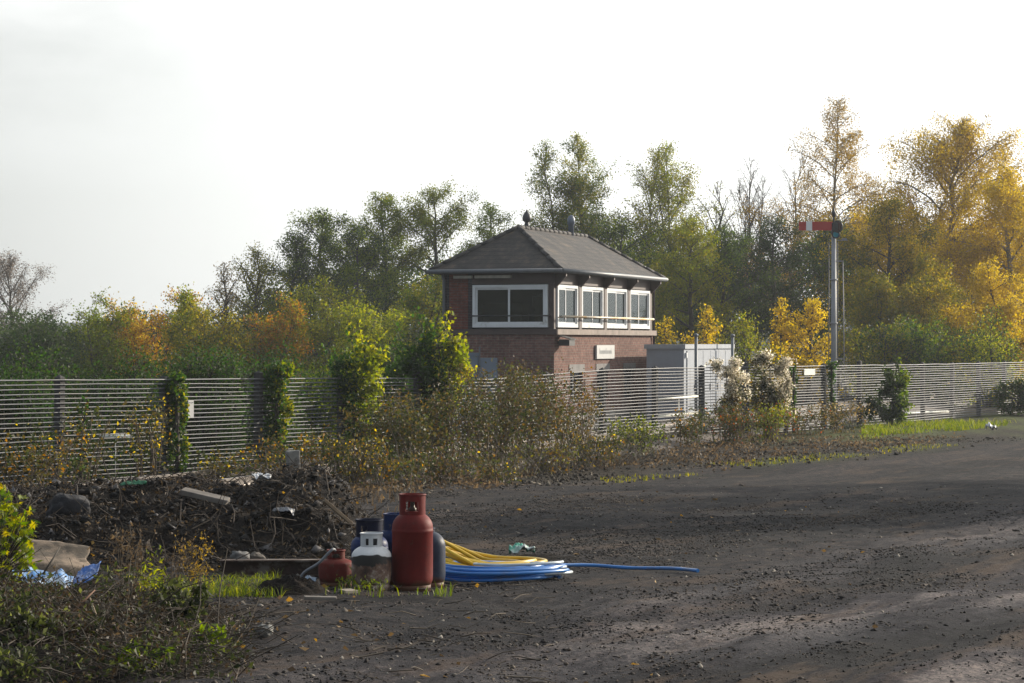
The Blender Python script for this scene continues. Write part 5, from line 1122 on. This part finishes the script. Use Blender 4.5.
# ================================================================== FOREGROUND WEED PILE
def pile_h(x, y):
    px = x / y * F + 512
    return np.interp(px, [-120, 0, 70, 140, 190, 235, 260], [.26, .24, .20, .17, .11, .04, 0]) * sstep(11.4, 13.6, y) * (1 - sstep(14.9, 16.3, y))
def pz(x, y): return gz(x, y) + pile_h(x, y)
px_ = np.linspace(-4.6, -1.4, 90); py_ = np.linspace(11.2, 18.2, 110); PX, PY = np.meshgrid(px_, py_)
PH = pile_h(PX, PY); PH = PH + np.clip(PH / .1, 0, 1) * (.14 * fbm(PX * 3, PY * 3, 101, 3) + .05 * fbm(PX * 11, PY * 11, 102, 2))
ip = np.arange(PX.size).reshape(PX.shape)
wp = empty('weed_pile', 'heap of pulled wilted weeds and stalks in the near left corner', 'weed pile', (0, 0, 0))
link('heap', np_mesh('heap', np.stack([PX, PY, gz(PX, PY) + PH - .05], -1).reshape(-1, 3), np.stack([ip[:-1,:-1], ip[:-1,1:], ip[1:,1:], ip[1:,:-1]], -1).reshape(-1, 4)), SOIL, wp)
rng = np.random.default_rng(121)
d = rng.uniform(11.6, 16.4, 36000); pxx = rng.uniform(-60, 255, len(d)); x = (pxx - 512) / F * d; h = pile_h(x, d); K = 420
k = rng.uniform(size=len(x)) < np.clip(h / .20, .02, 1) * (.25 + .75 * (vnoise(x * 5, d * 3, 105) > .45)); x, d, h = x[k], d[k], h[k]
c = np.stack([x, d, gz(x, d) + h + rng.normal(size=len(x)) * .05 + .03], -1); tt = np.clip(.65 * vnoise(x * 7, d * 5, 103) + .4 * rng.uniform(size=len(x)), 0, 1)
sel = vnoise(x * 3.2, d * 2.1, 104) + .25 * rng.normal(size=len(x)) < .68
o1 = leaves('dead_leaves', c[sel], rng.uniform(.012, .042, sel.sum()), tt[sel], lm('mulch', .3), wp, rng=rng, hang=.5, aspect=.45); o1['kind'] = 'stuff'
o2 = leaves('wilted_leaves', c[~sel], rng.uniform(.015, .055, (~sel).sum()), tt[~sel] ** 1.5, lm('wilt', .4), wp, rng=rng, hang=.6, aspect=.5); o2['kind'] = 'stuff'
n = 1500; d = rng.uniform(11.8, 16.0, n); x = (rng.uniform(-60, 245, n) - 512) / F * d; k = pile_h(x, d) > .03; x, d = x[k], d[k]
p0 = np.stack([x, d, pz(x, d) + rng.normal(size=len(x)) * .04], -1); a = rng.uniform(0, 2*PI, len(x)); l = rng.uniform(.1, .5, len(x)); p1 = p0 + np.stack([np.cos(a) * l, np.sin(a) * l, rng.normal(size=len(x)) * .3 * l + .03], -1)
mdp = (p0 + p1) / 2 + rng.normal(size=p0.shape) * .04; r = rng.uniform(.0015, .004, len(x))
V, Fc = segs_mesh(np.concatenate([p0, mdp]), np.concatenate([mdp, p1]), np.concatenate([r, r]), np.concatenate([r, r * .6]), 4); o3 = link('stalks', np_mesh('stalks', V, Fc), plain('rotten_stalk', (.055,.042,.028), .9, var=.5, scale=8), wp); o3['kind'] = 'stuff'
# lone sticks
def stick(label, a, b_, r, mat=STALK, c=None):
    pts = [np.array(a)] + ([np.array(c)] if c is not None else [(np.array(a) + np.array(b_)) / 2 + np.array([.01, 0, .012])]) + [np.array(b_)]
    tag(MB().tube(pts, [r, r * .85, r * .6], 6).build('dry_stick', mat), label, 'stick', 'dry sticks on the weed pile')
LST = plain('light_stick', (.26,.19,.12), .85, var=.3, scale=9)
stick('reddish stick on the weed pile leaning up to the right', P(72, 613, 13.6), P(95, 590, 13.7), .006, plain('red_stick', (.22,.12,.075), .8, var=.3))
stick('thin stick on the weed pile slanting down from the top of the reddish stick', P(90, 598, 13.65), P(106, 655, 13.1), .005, LST)
stick('bent pale stick lying across the front of the weed pile', P(80, 632, 13.2), P(126, 652, 12.9), .0045, LST, P(122, 645, 13.0))
stick('pale stick lying flat at the left of the weed pile below the maple', P(14, 595, 14.4), P(42, 602, 14.2), .006, LST)
stick('dark stick poking up through the blue tarpaulin', P(43, 574, 16.0), P(60, 547, 16.2), .007, BARK)
# standing weeds
def weed(label, px, d, h, w, n, pal, seed, size=.05, stems=3, leafy=1.0, mat=STALK, name='tall_weed', group='weeds on and around the weed pile', fn=pz, hang=.7):
    rng = np.random.default_rng(seed + 3000); x0 = (px - 512) / F * d; loc = (x0, d, float(fn(np.array(x0), np.array(d))) - .02); o = empty(name, label, 'weed', loc, 0, group)
    S0, S1, A0, A1, cs, tn = [], [], [], [], [], []
    for s in range(stems):
        a = rng.uniform(0, 2*PI); top = np.array([math.cos(a) * w * rng.uniform(.2, 1), math.sin(a) * w * rng.uniform(.2, 1), h * rng.uniform(.65, 1)]); b0 = np.array([rng.normal() * w * .25, rng.normal() * w * .25, 0]); pts = [b0 + (top - b0) * np.array([u ** 1.4, u ** 1.4, u]) + rng.normal(size=3) * .008 for u in np.linspace(0, 1, 6)]
        for i in range(5): S0.append(pts[i]); S1.append(pts[i+1]); A0.append(.005 * (1.1 - i / 6)); A1.append(.005 * (1.1 - (i+1) / 6))
        for t in range(7):
            u = rng.uniform(.25, 1); i = min(4, int(u * 5)); b1 = pts[i] + (pts[i+1] - pts[i]) * (u * 5 - i); e = b1 + np.array([rng.normal() * .6, rng.normal() * .6, rng.uniform(-.1, .8)]) * h * .22
            S0.append(b1); S1.append(e); A0.append(.0025); A1.append(.0012); m = max(2, int(n / stems / 7 * leafy * .6)); tq = rng.uniform(.1, 1.05, (m, 1)); cs.append(b1 + (e - b1) * tq + rng.normal(size=(m, 3)) * .022 + np.array([0, 0, -.015])); tn.append(.5 * rng.uniform() + .5 * rng.uniform(size=m))
    V, Fc = segs_mesh(S0, S1, A0, A1, 5); link('stem', np_mesh('stem', V, Fc, smooth=True), mat, o); c = np.concatenate(cs); t = np.concatenate(tn)
    leaves('leaves', c, size * rng.uniform(.5, 1.3, len(c)), t, lm(pal, .4), o, rng=rng, hang=hang, aspect=.36); return o
WD = [('tallest dead seed head weed standing right of the carpet', 124, 15.6, .72, .10, 420, 'brown', .035, 4), ('dead brown weed close right of the tallest seed head', 138, 15.9, .60, .12, 380, 'brown', .035, 4), ('green tinged weed left of the grass patch', 148, 15.5, .46, .12, 260, 'ygreen', .045, 3),
      ('drooping dark weed in front of the carpet corner', 114, 15.0, .26, .12, 260, 'wilt', .05, 4), ('dry reddish brown weed stand behind the grass patch', 190, 18.8, .46, .26, 620, 'rust', .03, 6), ('dry brown weed stand left of the rusty beam', 172, 18.4, .42, .2, 420, 'brown', .03, 5),
      ('wilted nettle with drooping green leaves at the near left', 32, 13.0, .16, .2, 420, 'wilt', .06, 4), ('wilted dark plant in the middle of the weed pile', 85, 13.3, .14, .2, 320, 'wilt', .055, 4), ('wilted leafy plant at the right end of the weed pile', 185, 14.2, .30, .2, 560, 'wilt', .07, 5),
      ('hanging grey green leaves near the top right of the weed pile', 165, 15.0, .26, .14, 300, 'wilt', .06, 3), ('sprawling green leaved weed at the front of the weed pile', 205, 13.4, .16, .22, 320, 'green', .06, 4), ('green sprout low at the front edge left of centre', 135, 12.4, .14, .16, 160, 'green', .06, 3), ('low green weed in the bottom left corner', 20, 12.2, .18, .2, 260, 'wilt', .06, 4)]
for i, (lb, px, d, h, w, n, pal, sz, st) in enumerate(WD): weed(lb, px, d, h, w, n, pal, i, sz, st, mat=STALKG if pal in ('green', 'ygreen', 'wilt') else STALK)
weed('grass like green and yellow sprouts at the foot of the rusted white cylinder', 372, 18.2, .13, .10, 40, 'grass', 40, .04, 3, mat=STALKG, fn=gz, name='green_sprout', group='sprouts by the gas cylinders', hang=-.6)
weed('fresh green sprout between the squat red and the white cylinder', 347, 18.3, .14, .08, 70, 'grass', 41, .05, 4, mat=STALKG, fn=gz, name='green_sprout', group='sprouts by the gas cylinders', hang=-.6)
# maple: lobed leaves
def maple(label, px, d, seed, ctr, n, rad):
    rng = np.random.default_rng(seed); o = empty('maple_sapling', label, 'maple', G(px, d, -.02)); out = []
    lob = []
    for k, (a, r) in enumerate([(-90, .12), (-50, .55), (-28, .34), (5, .92), (28, .42), (58, .80), (76, .48), (90, 1.0), (104, .48), (122, .80), (152, .42), (175, .92), (208, .34), (230, .55)]): lob.append((r * math.cos(R(a)), r * math.sin(R(a)) + .15))
    lob = np.array(lob) * .5; m = len(lob); Vs, Fs, tn = [], [], []; S0, S1 = [], []
    for i in range(n):
        q = rand_dirs(1, rng)[0] * rng.uniform(.3, 1) ** .6 * np.array(rad); c = np.array(ctr) + q; s = rng.uniform(.055, .115); nn = unit(rng.normal(size=3) + np.array([.2, -.8, .7])); dwn = unit(np.array([rng.normal() * .5, rng.normal() * .5, -1])); v = unit(dwn - nn * np.dot(dwn, nn)); u = np.cross(v, nn); b0 = len(Vs)
        curl = rng.uniform(.1, .5)
        Vs.append(c); 
        for lx, ly in lob: Vs.append(c + s * (lx * u + ly * v) - nn * s * curl * (lx * lx + ly * ly))
        for k in range(m): Fs.append((b0, b0 + 1 + k, b0 + 1 + (k + 1) % m)); tn.append(i)
        if i % 3 == 0: S0.append(np.array(ctr) + q * .3 + np.array([0, 0, -.1])); S1.append(c)
    ti = np.clip(rng.uniform(size=n) * .7 + rng.uniform(size=n) * .3, 0, 1)
    S0 += [np.array([0, 0, 0.0])] * 3; S1 += [np.array(ctr) + np.array([.05, 0, .1]), np.array(ctr) + np.array([-.1, .1, .2]), np.array(ctr) + np.array([.1, -.1, -.1])]
    V, Fc = segs_mesh(S0, S1, np.full(len(S0), .006), np.full(len(S0), .0025), 5); link('stem', np_mesh('stem', V, Fc), BARK, o)
    link('leaves', np_mesh('leaves', np.array(Vs), np.array(Fs), ti[np.array(tn)]), leafmat('maple_leaf', [(.025,.055,.010), (.085,.130,.012), (.20,.22,.016), (.38,.27,.014)], .36, .45), o); return o
maple('yellow green maple sapling at the left edge beside the carpet', -6, 15.4, 5, (.02, 0, .50), 520, (.29, .3, .44))

# ================================================================== AIR, LIGHT, CAMERA
SUN_AZ, SUN_EL = 52.0, 17.0            # degrees to the right of the view, and above the horizon
sd = np.array([math.sin(R(SUN_AZ)) * math.cos(R(SUN_EL)), math.cos(R(SUN_AZ)) * math.cos(R(SUN_EL)), math.sin(R(SUN_EL))])
sl = D.lights.new('sun', 'SUN'); sl.energy = 5.0; sl.use_shadow = True; sl.angle = R(.53); sl.color = (1.0, .89, .73)
so = D.objects.new('sun', sl); C.objects.link(so); so.location = (60, 50, 60)
from mathutils import Vector
so.rotation_euler = Vector(sd).to_track_quat('Z', 'Y').to_euler()
w = D.worlds.new('World'); scene.world = w; w.use_nodes = True
N = w.node_tree.nodes; L = w.node_tree.links; bg = N['Background']
sky = N.new('ShaderNodeTexSky'); sky.sky_type = 'NISHITA'; sky.sun_disc = False; sky.sun_elevation = R(SUN_EL); sky.sun_rotation = R(SUN_AZ); sky.altitude = 50; sky.air_density = 1.0; sky.dust_density = 3.0; sky.ozone_density = 1.0
tc = N.new('ShaderNodeTexCoord')
mp = N.new('ShaderNodeMapping'); mp.inputs['Scale'].default_value = (1, 1, 2.6); mp.inputs['Location'].default_value = (.3, .1, .0); L.new(tc.outputs['Generated'], mp.inputs['Vector'])
cn = noise(N, L, mp.outputs[0], 4.2, 7, .55); cr = ramp(N, [(0,0,0), (1,1,1)], [.42, .60]); L.new(cn.outputs['Fac'], cr.inputs[0])
vd = N.new('ShaderNodeVectorMath'); vd.operation = 'DOT_PRODUCT'; L.new(tc.outputs['Generated'], vd.inputs[0]); vd.inputs[1].default_value = (math.sin(R(SUN_AZ)), math.cos(R(SUN_AZ)), .15)
vr = ramp(N, [(.8, 1.2, 1.9), (1.6, 2.3, 3.3), (4.95, 5.15, 5.0), (16.0, 16.2, 16.0)], [0.0, .52, .70, .90])
mr = N.new('ShaderNodeMapRange'); mr.inputs[1].default_value = -1; L.new(vd.outputs['Value'], mr.inputs[0]); L.new(mr.outputs[0], vr.inputs[0])
veil = ramp(N, [(.10,)*3, (.25,)*3, (.88,)*3, (.9,)*3], [0.0, .5, .68, 1.0]); L.new(mr.outputs[0], veil.inputs[0])
cl = mixc(N, L, veil.outputs[0], sky.outputs[0], vr.outputs[0])
cw = N.new('ShaderNodeMath'); cw.operation = 'MULTIPLY'; L.new(cr.outputs[0], cw.inputs[0]); cw.inputs[1].default_value = .8
sx_ = N.new('ShaderNodeSeparateXYZ'); L.new(tc.outputs['Generated'], sx_.inputs[0]); hz_ = N.new('ShaderNodeMapRange'); hz_.inputs[1].default_value = .06; hz_.inputs[2].default_value = .13; L.new(sx_.outputs[2], hz_.inputs[0])
cw2 = N.new('ShaderNodeMath'); cw2.operation = 'MULTIPLY'; L.new(cw.outputs[0], cw2.inputs[0]); L.new(hz_.outputs[0], cw2.inputs[1])
wc = mixc(N, L, .6, vr.outputs[0], (10.5, 10.6, 10.5)); cl = mixc(N, L, cw2.outputs[0], cl, wc)
L.new(cl, bg.inputs['Color']); bg.inputs['Strength'].default_value = .10
# thin autumn haze
m = MB(); m.box((-640, -150, -8), (640, 740, 60)); hzo = m.build('haze', None)
hm = D.materials.new('air_haze'); hm.use_nodes = True; t = hm.node_tree; t.nodes.remove(t.nodes['Principled BSDF']); pv = t.nodes.new('ShaderNodeVolumePrincipled')
pv.inputs['Density'].default_value = .00034; pv.inputs['Color'].default_value = (.86, .92, 1.0, 1); pv.inputs['Anisotropy'].default_value = .35
t.links.new(pv.outputs[0], t.nodes['Material Output'].inputs['Volume']); hzo.data.materials.append(hm); tag(hzo, kind='stuff')

cam = D.cameras.new('camera'); co = D.objects.new('camera', cam); C.objects.link(co); scene.camera = co
co.location = (0, 0, H); co.rotation_euler = (R(90) + 1.5 / F, 0, 0)
cam.sensor_width = 36; cam.lens = F / 1024 * 36; cam.clip_start = .1; cam.clip_end = 3000
vs = scene.view_settings; vs.view_transform = 'Standard'; vs.look = 'None'; vs.gamma = 1; vs.exposure = 0.28; vs.use_curve_mapping = False
scene.cycles.max_bounces = 6; scene.cycles.transparent_max_bounces = 12; scene.cycles.volume_bounces = 1
